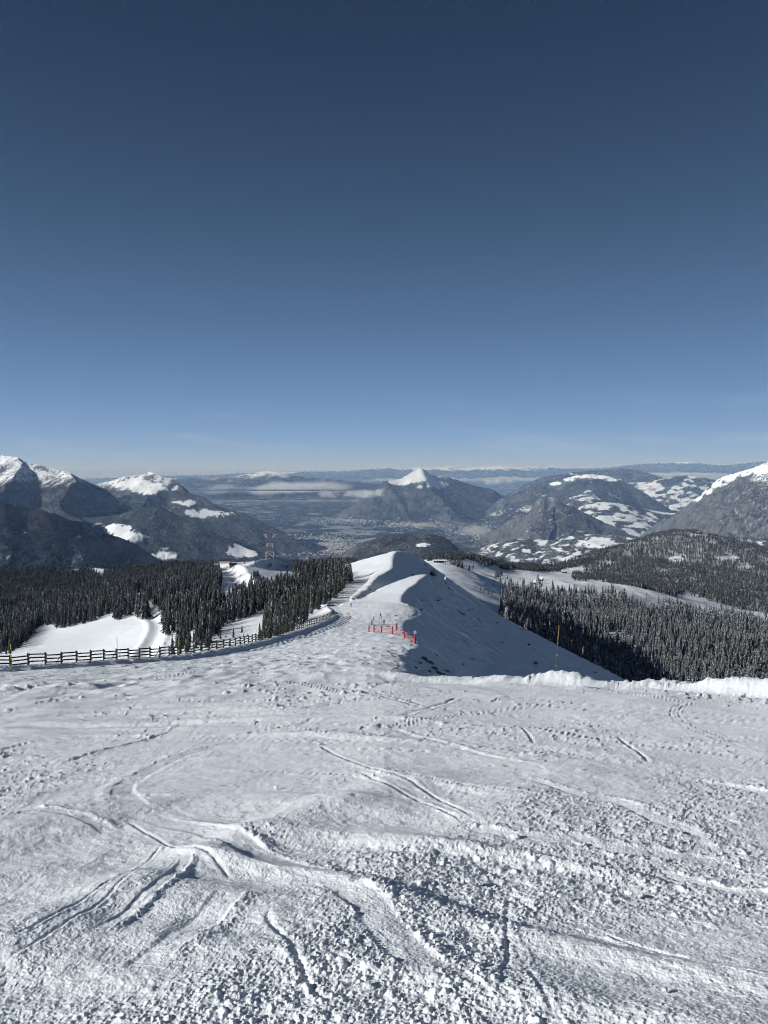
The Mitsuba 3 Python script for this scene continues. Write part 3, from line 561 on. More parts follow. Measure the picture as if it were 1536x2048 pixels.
def conifer(seed, tiers, blades, width=0.17, frost=0.3, tint=(0.020, 0.025, 0.020)):
    """A spruce 1 m tall: drooping boughs in tiers round a trunk, snow lying on part of them."""
    r = np.random.default_rng(seed)
    V, F, C = [], [], []
    dark = np.array(tint)

    def add(v, f, c):
        n = sum(len(a) for a in V)
        V.append(np.asarray(v, float)); F.append(np.asarray(f, int) + n); C.append(np.asarray(c, float))
    k = 6
    ang = np.arange(k) * 2 * np.pi / k
    add(np.vstack([np.stack([width * 0.42 * np.cos(ang), width * 0.42 * np.sin(ang), np.full(k, 0.10)], 1), [[0, 0, 0.93]]]), [[i, (i + 1) % k, k] for i in range(k)], np.tile(dark * 0.6, (k + 1, 1)))
    for t in range(tiers):
        f = (t + 0.15) / tiers
        z = 0.10 + 0.88 * f
        rad = width * (1.06 - f) ** 0.85 * (0.85 + 0.3 * r.random())
        n = max(4, int(round(blades * (1 - 0.45 * f))))
        a0 = r.random() * 6.28
        for b in range(n):
            a = a0 + (b + 0.35 * (r.random() - 0.5)) * 2 * np.pi / n
            q = rad * (0.65 + 0.5 * r.random())
            w = 1.15 * np.pi * q / n
            d, s = np.array([np.cos(a), np.sin(a), 0]), np.array([-np.sin(a), np.cos(a), 0])
            h = 0.88 / tiers
            root, tip = np.array([0, 0, z + 0.9 * h]), d * q + np.array([0, 0, z - (0.35 + 0.4 * r.random()) * h])
            mid = d * q * 0.62 + np.array([0, 0, z + 0.20 * h])
            lo = d * q * 0.5 + np.array([0, 0, z - 0.5 * h])
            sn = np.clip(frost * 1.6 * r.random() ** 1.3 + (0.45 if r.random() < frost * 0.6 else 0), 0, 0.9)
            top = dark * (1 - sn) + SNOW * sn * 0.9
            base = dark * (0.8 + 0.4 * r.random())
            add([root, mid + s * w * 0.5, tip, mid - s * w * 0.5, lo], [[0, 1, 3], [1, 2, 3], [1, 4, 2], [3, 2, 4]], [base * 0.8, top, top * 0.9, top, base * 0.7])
    add([[0.02, 0, 0.90], [-0.012, 0.016, 0.90], [-0.012, -0.016, 0.90], [0, 0, 1.0]], [[0, 1, 3], [1, 2, 3], [2, 0, 3]], np.tile(dark * (1 - frost) + SNOW * frost * 0.6, (4, 1)))
    V, F, C = np.vstack(V), np.vstack(F), np.vstack(C)
    return (V, F), C


def trunk_mesh():
    m = trimesh.creation.cone(0.022, 0.75, sections=6)
    return (np.array(m.vertices) - [0, 0, 0.03], np.array(m.faces))


KINDS = {}
for tag, spec in {'dark': dict(tiers=11, blades=9, frost=0.11, tint=(0.014, 0.017, 0.015)), 'frosted': dict(tiers=11, blades=9, frost=0.26, tint=(0.014, 0.018, 0.017)), 'olive': dict(tiers=11, blades=9, frost=0.10, tint=(0.024, 0.024, 0.015)),
                  'small': dict(tiers=7, blades=7, frost=0.11, tint=(0.014, 0.018, 0.017)), 'small_frosted': dict(tiers=7, blades=7, frost=0.32)}.items():
    for v in range(3):
        m, c = conifer(400 + 7 * v + len(KINDS) * 31, width=(0.15, 0.18, 0.135)[v], **spec)
        g = f'{tag}_conifer_shape_{v}'
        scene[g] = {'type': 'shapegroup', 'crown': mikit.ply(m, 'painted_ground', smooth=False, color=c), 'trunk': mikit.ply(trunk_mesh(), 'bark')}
        KINDS[tag, v] = g

col = np.arange(len(UM))
PYM = to_px(XM, YM, ZM)[1]
HID = np.vstack([np.full((1, len(UM)), 5000.0), np.minimum.accumulate(PYM, 0)[:-1]])


def on_grid(x, y, A):
    r = np.clip(np.interp(y, ym, np.arange(len(ym))), 0, len(ym) - 1.001)
    c = np.clip(np.interp(x / y, UM, col), 0, len(UM) - 1.001)
    r0, c0 = r.astype(int), c.astype(int)
    a, b = r - r0, c - c0
    return (A[r0, c0] * (1 - a) + A[r0 + 1, c0] * a) * (1 - b) + (A[r0, c0 + 1] * (1 - a) + A[r0 + 1, c0 + 1] * a) * b


def poly(*pts):
    g = shapely.Polygon(pts)
    shapely.prepare(g)
    return g


WOODS = [  # where trees stand, measured in the photograph by the feet of the trees; depth range; kind; label
    ('left', poly((-300, 1340), (27, 1307), (44, 1293), (66, 1264), (85, 1250), (98, 1250), (122, 1257), (162, 1250), (190, 1240), (222, 1226), (229, 1243), (250, 1235), (268, 1228), (280, 1242), (297, 1236), (296, 1226), (278, 1212), (264, 1202), (262, 1188), (284, 1184),
                  (318, 1174), (322, 1152), (420, 1139), (300, 1141), (212, 1144), (204, 1158), (186, 1148), (180, 1144), (-300, 1144)), 250, 1420, 'dark', 1.0),
    ('left', poly((291, 1195), (308, 1215), (325, 1224), (338, 1224), (330, 1240), (327, 1262), (336, 1273), (352, 1264), (366, 1275), (383, 1262), (396, 1262), (390, 1278), (350, 1296), (345, 1310), (425, 1300), (428, 1282), (450, 1253), (485, 1239), (525, 1223),
                  (530, 1203), (520, 1192), (490, 1204), (470, 1208), (440, 1222), (432, 1200), (445, 1162), (443, 1142), (430, 1138), (320, 1141), (320, 1176), (292, 1190)), 200, 1350, 'dark', 1.0),
    ('ridge', poly((512, 1284), (530, 1262), (529, 1226), (524, 1204), (548, 1190), (600, 1166), (640, 1160), (697, 1160), (705, 1164), (692, 1172), (668, 1197), (650, 1210), (615, 1243), (598, 1256), (560, 1274)), 150, 900, 'olive', 1.0),
    ('ridge', poly((585, 1136), (600, 1130), (640, 1131), (700, 1128), (715, 1134), (690, 1146), (640, 1160), (610, 1160), (590, 1150)), 700, 1400, 'dark', 0.5),
    ('knoll', poly((498, 1150), (512, 1150), (530, 1166), (548, 1190), (530, 1196), (515, 1180), (500, 1160)), 600, 1050, 'dark', 0.7),
    ('right', poly((1005, 1190), (1030, 1186), (1071, 1186), (1105, 1190), (1146, 1198), (1225, 1197), (1256, 1208), (1300, 1215), (1357, 1224), (1410, 1233), (1476, 1242), (1536, 1245), (1720, 1258), (1720, 1420), (1300, 1420), (1000, 1300)), 440, 1400, 'frosted', 1.0),
    ('right', poly((1005, 1168), (1100, 1172), (1150, 1178), (1300, 1200), (1420, 1217), (1536, 1236), (1536, 1252), (1300, 1226), (1100, 1198), (1005, 1195)), 600, 1400, 'frosted', 0.16),
    ('far', poly((1150, 1128), (1180, 1111), (1226, 1093), (1289, 1074), (1340, 1061), (1388, 1062), (1435, 1076), (1504, 1091), (1720, 1116), (1720, 1240), (1536, 1231), (1480, 1221), (1440, 1208), (1398, 1194), (1375, 1181), (1345, 1200), (1318, 1200), (1274, 1184), (1221, 1166), (1194, 1153)), 1150, 3000, 'small', 1.0),
    ('crest', poly((845, 1118), (870, 1114), (905, 1112), (945, 1115), (972, 1121), (1000, 1128), (1050, 1136), (1100, 1134), (1175, 1112), (1185, 1125), (1120, 1142), (1050, 1143), (1000, 1138), (985, 1128), (972, 1138), (956, 1128), (935, 1119), (905, 1122), (880, 1124)), 1000, 2000, 'small', 1.0),
    ('clump', poly((1100, 1186), (1120, 1178), (1170, 1182), (1200, 1192), (1160, 1196), (1110, 1192)), 800, 1300, 'small', 0.7),
    ('clump', poly((1145, 1160), (1150, 1145), (1185, 1142), (1225, 1150), (1230, 1166), (1190, 1160)), 800, 2200, 'small', 0.8),
    ('clump', poly((985, 1150), (1003, 1149), (1006, 1156), (988, 1156)), 800, 1500, 'small', 0.8),
    ('clump', poly((936, 1136), (946, 1134), (950, 1140), (940, 1141)), 800, 1500, 'small', 0.9),
    ('clump', poly((903, 1128), (925, 1128), (932, 1136), (912, 1136)), 800, 1500, 'small', 0.6),
]
GAPS = [(1352, 1119, 16, 6), (1455, 1117, 26, 6), (1395, 1071, 22, 3), (1253, 1108, 9, 4), (1215, 1127, 10, 3), (1490, 1135, 20, 3), (1238, 1272, 10, 9), (1500, 1100, 14, 2), (1420, 1085, 10, 2), (1225, 1268, 14, 5), (1150, 1228, 5, 10), (205, 1155, 10, 5)]


def field(spacing, dmin, dmax, seed):
    r = np.random.default_rng(seed)
    gx, gy = np.meshgrid(np.arange(-0.66 * dmax, 0.66 * dmax, spacing), np.arange(dmin, dmax, spacing))
    gx, gy = gx.ravel(), gy.ravel()
    k = np.abs(gx) < 0.64 * gy + 10
    gx, gy = gx[k], gy[k]
    return gx + spacing * 0.8 * (r.random(len(gx)) - 0.5), gy + spacing * 0.8 * (r.random(len(gy)) - 0.5), r


trees = []      # x, y, z, height, turn, kind, wood
cache = {}
for wi, (wood, area, dmin, dmax, kind, fill) in enumerate(WOODS):
    spacing = 4.4 if wood in ('ridge', 'knoll', 'left') else 5.6 if wood == 'right' else 8.2 if wood == 'far' else 6.0
    x, y, r = field(spacing, dmin, dmax, 500 + wi)
    z = on_grid(x, y, ZM)
    px, py = to_px(x, y, z)
    keep = shapely.contains_xy(area, px + (44 if wood in ('right', 'far') else 26) * (n2(x, y, 30, 504, 3) - 0.5), py + (30 if wood in ('right', 'far') else 14) * (n2(x, y, 26, 501, 3) - 0.5))
    for (cx, cy, rx, ry) in GAPS:
        keep &= ((px - cx) / rx) ** 2 + ((py - cy) / ry) ** 2 > 1
    keep &= r.random(len(x)) < fill * (0.25 + 0.75 * sstep(0.30, 0.42, n2(x, y, 40, 502, 4)))
    h = (np.where(np.isin(wood, ('left', 'ridge')), 13.6, 12.6 if wood == 'right' else 12.0) if True else 0) * (0.42 + 0.85 * r.random(len(x)) ** 0.8) * (0.6 + 0.75 * n2(x, y, 45, 503, 3))
    h = h * np.clip(y / 480, 0.42, 1)
    if wood == 'knoll' or wood == 'clump':
        h = h * 0.75
    tpy = to_px(x, y, z + h)[1]
    keep &= tpy < on_grid(x, y, HID) + 1
    for i in np.nonzero(keep)[0]:
        kd = kind
        if y[i] > 950:
            kd = 'small_frosted' if kind == 'frosted' else 'small'
        elif wood == 'left' and r.random() < 0.25 or (wood == 'ridge' and r.random() < 0.45):
            kd = 'frosted' if r.random() < 0.3 else 'dark'
        trees.append((x[i], y[i], z[i], h[i], r.random() * 360, kd, wood))

LONE = [(441, 1278, 20), (452, 1276, 12), (467, 1275, 24), (484, 1265, 17), (487, 1274, 11), (495, 1272, 9), (345, 1283, 12), (330, 1290, 10), (437, 1273, 14), (425, 1296, 14), (459, 1292, 16), (961, 1186, 15), (968, 1187, 12), (976, 1189, 14), (984, 1190, 11), (1040, 1163, 9), (1015, 1158, 8), (1052, 1150, 8), (1064, 1190, 22),
        (1410, 1222, 8), (1432, 1228, 7), (1447, 1231, 7), (1462, 1236, 6), (1478, 1239, 7), (1395, 1219, 8), (1175, 1182, 9), (1186, 1172, 9), (1240, 1187, 9), (866, 1152, 20), (862, 1150, 14), (870, 1152, 16), (1075, 1186, 14), (1092, 1188, 12)]
lw = hit([q[0] for q in LONE], [q[1] for q in LONE])
lone = []
for (x, y, z), (px, py, hp) in zip(lw, LONE):
    lone.append((x, y, z, hp * y / FOC, RNG.random() * 360, 'dark' if y < 950 else 'small', 'lone'))
SIZE = sorted(range(len(trees)), key=lambda i: -trees[i][3] / trees[i][1] * (abs(trees[i][0] / trees[i][1]) < 0.53))
single = set(SIZE[:300 - len(lone)])
TREE_LABEL = {
    'left': ('snow-dusted dark conifer in the dense wood on the left slope', 'conifers of the left-hand wood'),
    'ridge': ('olive-dark conifer in the wood just beyond the slatted fence', 'conifers beyond the fence'),
    'knoll': ('dark conifer on the steep bank below the lattice tower', 'conifers below the lattice tower'),
    'right': ('frosted grey conifer in the dense wood below the shaded flank on the right', 'conifers of the right-hand wood'),
    'far': ('small dark conifer on the wooded hill at the right', 'conifers of the far right hill'),
    'crest': ('dark conifer in the row along the crest behind the sunny basin', 'conifers of the crest row'),
    'clump': ('small conifer in a clump on the sunny basin at the right', 'conifers in clumps on the basin'),
    'lone': ('small lone conifer standing free on open snow', 'lone conifers on open snow'),
}


def plant(key, t):
    x, y, z, h, a, kd, wood = t
    v = int(a * 7) % 3
    w = 0.85 + 0.6 * ((a * 13.7) % 1.0) ** 1.5
    scene[key] = {'type': 'instance', 'shapegroup': {'type': 'ref', 'id': KINDS[kd, v]}, 'to_world': T().translate([x, y, z - 0.3]).rotate([0, 0, 1], a).scale([h * w, h * w, h])}


def lone_label(px, py):
    if px < 360:
        return 'small dark fir on the snow edge below the groomed track on the left slope'
    if px < 530:
        return 'small lone fir standing on the open white slope behind the rail fence'
    if px < 880:
        return 'dark fir huddled behind the first hump at its right end'
    if px < 1000:
        return 'small fir in the short row above the shaded flank'
    if px < 1130:
        return 'fir standing alone on the sunny basin before the frosted wood'
    if px < 1300:
        return 'small fir on the snow at the foot of the wooded hill'
    return 'tiny fir dotted on the bright snow strip at the far right'


count = 0
for i, t in enumerate(trees):
    if i in single:
        key = 'conifer_tree' + (f'_{count:03d}' if count else '')
        count += 1
        plant(key, t)
        labels[key] = {'label': TREE_LABEL[t[6]][0], 'category': 'tree', 'group': TREE_LABEL[t[6]][1]}
for t in lone:
    key = f'conifer_tree_{count:03d}'
    count += 1
    plant(key, t)
    lx, ly, _ = [(q[0], q[1], q[2]) for q in LONE][lone.index(t)]
    labels[key] = {'label': lone_label(lx, ly), 'category': 'tree', 'group': TREE_LABEL['lone'][1]}
rest = [t for i, t in enumerate(trees) if i not in single]
for k, t in enumerate(rest):
    plant(f'forest__{k + 1:03d}', t)
labels['forest'] = {'label': 'dense snow-dusted conifer forest covering the slopes on both sides', 'kind': 'stuff'}
print('trees', len(trees), 'single', len(single), 'lone', len(lone))

# ------------------------------------------------------------------ things on the ridge
import manifold3d as m3
for nm, c, r in (('dark_wood', (0.055, 0.043, 0.034), 0.8), ('yellow_paint', (0.55, 0.50, 0.06), 0.5), ('black_paint', (0.02, 0.02, 0.022), 0.5), ('red_pad', (0.29, 0.03, 0.035), 0.7), ('orange_paint', (0.62, 0.16, 0.05), 0.5), ('steel', (0.30, 0.31, 0.33), 0.45),
                 ('white_paint', (0.78, 0.78, 0.78), 0.5), ('red_paint', (0.17, 0.07, 0.065), 0.6), ('grey_paint', (0.45, 0.46, 0.48), 0.5), ('blue_paint', (0.10, 0.35, 0.75), 0.5), ('pole_wood', (0.26, 0.14, 0.06), 0.7), ('grey_wood', (0.06, 0.055, 0.055), 0.8), ('black_cloth', (0.018, 0.018, 0.022), 0.85),
                 ('red_cloth', (0.48, 0.03, 0.03), 0.8), ('white_cloth', (0.75, 0.76, 0.78), 0.8), ('skin', (0.50, 0.33, 0.25), 0.6), ('navy_cloth', (0.03, 0.04, 0.07), 0.8), ('pale_green_cover', (0.62, 0.70, 0.64), 0.6), ('stone', (0.16, 0.15, 0.14), 0.9), ('scrub', (0.06, 0.052, 0.04), 0.95),
                 ('wall_wood', (0.16, 0.10, 0.06), 0.8), ('dark_glass', (0.03, 0.035, 0.04), 0.15), ('green_cloth', (0.06, 0.12, 0.08), 0.8), ('tan_wall', (0.52, 0.46, 0.38), 0.85), ('tile_roof', (0.22, 0.12, 0.09), 0.85)):
    bsdf(nm, c, r)
scene['red_net'] = {'type': 'mask', 'opacity': mikit.proc(lambda p, n, uv: mi.Float(0.13) + 0 * p.x), 'bsdf': {'type': 'twosided', 'bsdf': {'type': 'diffuse', 'reflectance': {'type': 'rgb', 'value': [0.55, 0.06, 0.06]}}}}


def beam(p, q, w, h=None, up=(0, 0, 1)):
    """A squared bar from p to q with slightly chamfered ends."""
    p, q = np.asarray(p, float), np.asarray(q, float)
    h = w if h is None else h
    L = np.linalg.norm(q - p)
    t = (q - p) / L
    a = np.cross(np.asarray(up, float), t)
    if np.linalg.norm(a) < 1e-3:
        a = np.cross([0, 1, 0], t)
    a /= np.linalg.norm(a)
    b = np.cross(t, a)
    m = trimesh.creation.box((w, h, L))
    M = np.eye(4)
    M[:3, 0], M[:3, 1], M[:3, 2], M[:3, 3] = a, b, t, (p + q) / 2
    m.apply_transform(M)
    return m


def tube(p, q, r0, r1=None, n=8):
    p, q = np.asarray(p, float), np.asarray(q, float)
    r1 = r0 if r1 is None else r1
    t = (q - p) / np.linalg.norm(q - p)
    a = np.cross(t, [0, 0, 1] if abs(t[2]) < 0.9 else [1, 0, 0])
    a /= np.linalg.norm(a)
    b = np.cross(t, a)
    an = np.arange(n) * 2 * np.pi / n
    ring = np.cos(an)[:, None] * a + np.sin(an)[:, None] * b
    v = np.vstack([p + ring * r0, q + ring * r1, [p], [q]])
    i = np.arange(n)
    j = (i + 1) % n
    f = np.vstack([np.stack([i, j, j + n], 1), np.stack([i, j + n, i + n], 1), np.stack([j, i, i * 0 + 2 * n], 1), np.stack([i + n, j + n, i * 0 + 2 * n + 1], 1)])
    return trimesh.Trimesh(v, f, process=False)


def join(*ms):
    return trimesh.util.concatenate(list(ms))


USED = {}


def numbered(name):
    k = USED.get(name, 0)
    USED[name] = k + 1
    return name if k == 0 else f'{name}_{k:03d}'


def part(parent, name, mesh, mat, smooth=35, label=None):
    key = numbered(f'{parent}__{name}')
    scene[key] = mikit.ply(mesh, mat, smooth=smooth)
    if label:
        labels[key] = {'label': label}
    return key


def thing(name, label, cat, group=None):
    key = numbered(name)
    labels[key] = {'label': label, 'category': cat}
    if group:
        labels[key]['group'] = group
    return key


def gz(x, y):
    return float(ground(np.array([[x]]), np.array([[y]]))[0][0, 0])


# slatted snow fence along the left edge of the piste
fence = thing('wooden_fence', 'long dark wooden rail fence on the snow bank along the left edge of the piste', 'fence')
fp = np.vstack([ext[1], ext[0], fence_pts])
fd, ft = dense(fp, 0.2)
at = np.arange(0, ft[-1], 2.5)
posts = np.stack([np.interp(at, ft, fd[:, k]) for k in range(2)], 1)
vis = posts[:, 1] > 84
posts = posts[vis]
ground_z = np.array([gz(x, y) for x, y in posts])
r = np.random.default_rng(61)
tops = []
for k, ((x, y), z) in enumerate(zip(posts, ground_z)):
    hgt = 1.78 + 0.08 * r.random()
    lean = 0.03 * (r.random(2) - 0.5)
    tops.append(hgt)
    part(fence, 'post', beam((x, y, z - 0.35), (x + lean[0], y + lean[1], z + hgt), 0.23, 0.18, up=(1, 0.2, 0)), 'dark_wood')
for k in range(len(posts) - 1):
    a, b = np.r_[posts[k], ground_z[k]], np.r_[posts[k + 1], ground_z[k + 1]]
    high = 0.0 if k % 2 else 0.22
    for j, hz_ in enumerate((0.30, 0.85, 1.38)):
        o = np.array([0.15, 0.0, hz_ + high])
        dz = 0.05 * (r.random() - 0.5)
        t = (b - a) / np.linalg.norm(b - a)
        part(fence, 'rail', beam(a + o - t * 0.1, b + o + t * 0.1 + [0, 0, dz], 0.06, 0.20), 'dark_wood')
    if k % 4 == 2:
        part(fence, 'brace', beam(a + [-0.1, 0, 1.2], a + [-1.0, 0.2, -0.3], 0.09), 'dark_wood')

# yellow and black marker poles beside the fence
for px, py, hp, lab in ((22, 1334, 58, 'yellow and black striped marker pole at the left end of the fence'), (226, 1318, 48, 'thin yellow marker pole standing before the white slope'), (355, 1310, 36, 'yellow marker pole where the fence meets the wood'),
                        (432, 1297, 29, 'yellow marker pole by the fence before the small firs'), (511, 1284, 26, 'farthest yellow marker pole, before the dark wood')):
    k = np.argmin(np.abs(to_px(posts[:, 0], posts[:, 1], ground_z)[0] - px))
    x, y, z = posts[k, 0] + 0.3, posts[k, 1] - 0.3, ground_z[k]
    H = hp * y / FOC
    m = thing('marker_pole', lab, 'pole')
    rad = 0.05 if hp < 50 else 0.09
    n = 6
    for i in range(n):
        part(m, 'band', tube((x, y, z - 0.2 + (H + 0.2) * i / n), (x, y, z - 0.2 + (H + 0.2) * (i + 1) / n), rad * (1 - 0.05 * i), rad * (1 - 0.05 * (i + 1))), 'yellow_paint' if i % 2 == (0 if hp > 50 else 1) or hp < 50 and i > 2 else 'black_paint')

# the tall piste pole on the right edge
q = P(1111, 1352, 27.6)
x, y = q[0], q[1]
z = gz(x, y)
H = q[2] - z + 104 * y / FOC
m = thing('piste_pole', 'thin dark pole with an orange top standing in the snow bank on the right', 'pole')
lean = np.array([0.10, 0, 0]) * H / 2
part(m, 'shaft', tube((x, y, z - 0.4), (x + lean[0] * 0.72, y, z + H * 0.74), 0.019, 0.016), 'grey_wood')
part(m, 'orange_top', tube((x + lean[0] * 0.72, y, z + H * 0.74), (x + lean[0], y, z + H), 0.020, 0.018), 'pole_wood')
for f in (0.28, 0.47, 0.68):
    part(m, 'collar', tube((x + lean[0] * f, y, z + H * f), (x + lean[0] * (f + 0.015), y, z + H * (f + 0.015)), 0.03), 'steel')
False and part(m, 'flag', beam((x + lean[0] * 0.9 + 0.025, y, z + H * 0.92), (x + lean[0] + 0.03, y, z + H * 0.985), 0.008, 0.05), 'pole_wood')

# red padded posts with netting at the piste narrowing
PADS = [(738, 1268, 'left end of the red net'), (748, 1268, 'second from the left in the net line'), (763, 1270, 'third from the left in the net line'), (785, 1271, 'fourth from the left, at the bend of the net'), (809, 1278, 'fifth along the net, on the edge of the drop'), (830, 1290, 'nearest one, under the blue and white sign')]
PADD = [200, 199, 196, 192, 172, 150]
pts = []
for k, ((px, py, w), d) in enumerate(zip(PADS, PADD)):
    p = P(px, py, d)
    x, y = p[0], p[1]
    z = gz(x, y)
    pts.append((x, y, z))
    m = thing('padded_post', f'red padded post, {w}', 'post')
    zb = min(z, p[2]) - 0.5
    zt = max(z, p[2]) + 2.0
    part(m, 'pad', tube((x, y, zb), (x, y, zt), 0.20, 0.19, 12), 'red_pad')
    part(m, 'cap', tube((x, y, zt), (x, y, zt + 0.05), 0.18, 0.10, 12), 'red_pad')
    part(m, 'pole', tube((x, y, zt - 0.1), (x + 0.05, y, zt + 1.2), 0.035), 'grey_wood')
    pts[-1] = (x, y, max(z, p[2]))
net_no, NTH = -1, ('first', 'second', 'third', 'fourth', 'fifth')
for a, b in zip(pts[:-1], pts[1:]):
    net_no += 1
    m = thing('safety_net', f'fine red safety net strung between padded posts, the {NTH[net_no]} stretch from the left', 'net')
    v = np.array([[a[0], a[1], a[2] + 0.1], [b[0], b[1], b[2] + 0.1], [b[0], b[1], b[2] + 1.5], [a[0], a[1], a[2] + 1.5]])
    part(m, 'mesh', trimesh.Trimesh(v, [[0, 1, 2], [0, 2, 3]], process=False), 'red_net', smooth=False)
    for zz in (0.1, 1.5):
        part(m, 'cord', tube((a[0], a[1], a[2] + zz), (b[0], b[1], b[2] + zz), 0.012, n=5), 'red_pad')
x, y, z = pts[-1]
m = thing('round_sign', 'small round blue and white sign above the nearest red padded post', 'sign')
part(m, 'plate', tube((x, y - 0.06, z + 2.45), (x, y - 0.03, z + 2.45), 0.30, n=24), 'white_paint')
part(m, 'disc', tube((x, y - 0.075, z + 2.45), (x, y - 0.061, z + 2.45), 0.20, n=24), 'blue_paint')
part(m, 'pole', tube((x, y, z + 2.0), (x, y, z + 3.3), 0.03), 'steel')

# sign post with red and white boards behind the net
p = P(793, 1256, 212)
x, y = p[0], p[1]
z = min(gz(x, y), p[2])
m = thing('sign_post', 'tall post with red and white boards on a red padded foot', 'sign')
part(m, 'pad', tube((x, y, z - 0.6), (x, y, z + 2.1), 0.30, 0.28, 12), 'red_pad')
part(m, 'pole', tube((x, y, z + 2.0), (x, y, z + 4.9), 0.04), 'steel')
for zz, mat, hh in ((4.45, 'red_pad', 0.28), (3.95, 'white_paint', 0.5), (3.3, 'white_paint', 0.55), (2.98, 'pole_wood', 0.14)):
    part(m, 'board', beam((x - 0.6, y - 0.06, z + zz), (x + 0.6, y - 0.06, z + zz), 0.03, hh), mat)
part(m, 'stripe', beam((x - 0.5, y - 0.09, z + 3.3), (x + 0.5, y - 0.09, z + 3.3), 0.02, 0.16), 'red_pad')
# rail barrier beside it
a, b = P(747, 1258, 215), P(789, 1258, 216)
m = thing('barrier', 'low dark rail barrier behind the red net', 'barrier')
za, zb = gz(a[0], a[1]), gz(b[0], b[1])
for f in (0, 0.35, 0.68, 1):
    q = a + (b - a) * f
    zq = gz(q[0], q[1])
    part(m, 'post', tube((q[0], q[1], zq - 0.3), (q[0], q[1], zq + 2.0), 0.04), 'steel')
for h in (1.1, 1.6):
    part(m, 'rail', tube((a[0], a[1], za + h), (b[0], b[1], zb + h), 0.035), 'black_cloth')
q = P(776, 1251, 218)
part(m, 'warning_board', beam((q[0] - 0.8, q[1], gz(q[0], q[1]) + 1.0), (q[0] + 0.8, q[1], gz(q[0], q[1]) + 1.0), 0.04, 0.5), 'orange_paint')

# orange poles along the right side of the road
for k in range(13):
    f = k / 12
    px, py, d = np.interp(f, [0, 1], [694, 715]), np.interp(f ** 0.8, [0, 1], [1206, 1181]), np.interp(f, [0, 1], [322, 392])
    p = P(px, py, d)
    z = gz(p[0], p[1])
    m = thing('edge_pole', f'orange edge pole along the groomed road, number {k + 1} from the near end' if 0 else 'thin orange edge pole in the row along the right side of the groomed road', 'pole', 'orange poles along the road')
    part(m, 'shaft', tube((p[0], p[1], z - 0.3), (p[0], p[1], z + 1.1), 0.07), 'orange_paint')
    part(m, 'tip', tube((p[0], p[1], z + 1.1), (p[0], p[1], z + 1.5), 0.07, 0.05), 'orange_paint')

# covered snow gun on the shoulder of the first hump
p = hit([891], [1172])[0]
x, y, z = p
m = thing('snow_gun', 'pale green covered snow gun on a dark post on the first hump', 'snow gun')
s_ = y / FOC
part(m, 'post', tube((x, y, z - 0.5), (x, y, z + 7 * s_), 0.9 * s_, 0.8 * s_), 'black_paint')
prof = np.array([[0.1, 5.5], [1.8, 6.2], [2.9, 8.0], [3.3, 11], [3.0, 14], [2.0, 17], [0.9, 18.6], [0.05, 19.2]]) * s_
cv = trimesh.creation.revolve(prof, sections=14)
cv.apply_translation([x, y, z])
part(m, 'cover', cv, 'pale_green_cover', smooth=60)
part(m, 'strap', tube((x, y, z + 14.2 * s_), (x, y, z + 14.8 * s_), 3.1 * s_, n=14), 'black_cloth')
part(m, 'base', beam((x - 3 * s_, y, z), (x + 3 * s_, y, z), 0.4, 0.2), 'steel')


# people on skis
def hull(*balls):
    return m3.Manifold.batch_hull([m3.Manifold.sphere(r, 12).translate(tuple(map(float, c))) for c, r in balls])


def limbs(*chains):
    parts_ = []
    for ch in chains:
        for a, b in zip(ch[:-1], ch[1:]):
            parts_.append(hull(a, b))
    m = m3.Manifold.batch_boolean(parts_, m3.OpType.Add)
    mm = m.to_mesh()
    t = trimesh.Trimesh(mm.vert_properties[:, :3], mm.tri_verts, process=True)
    return t


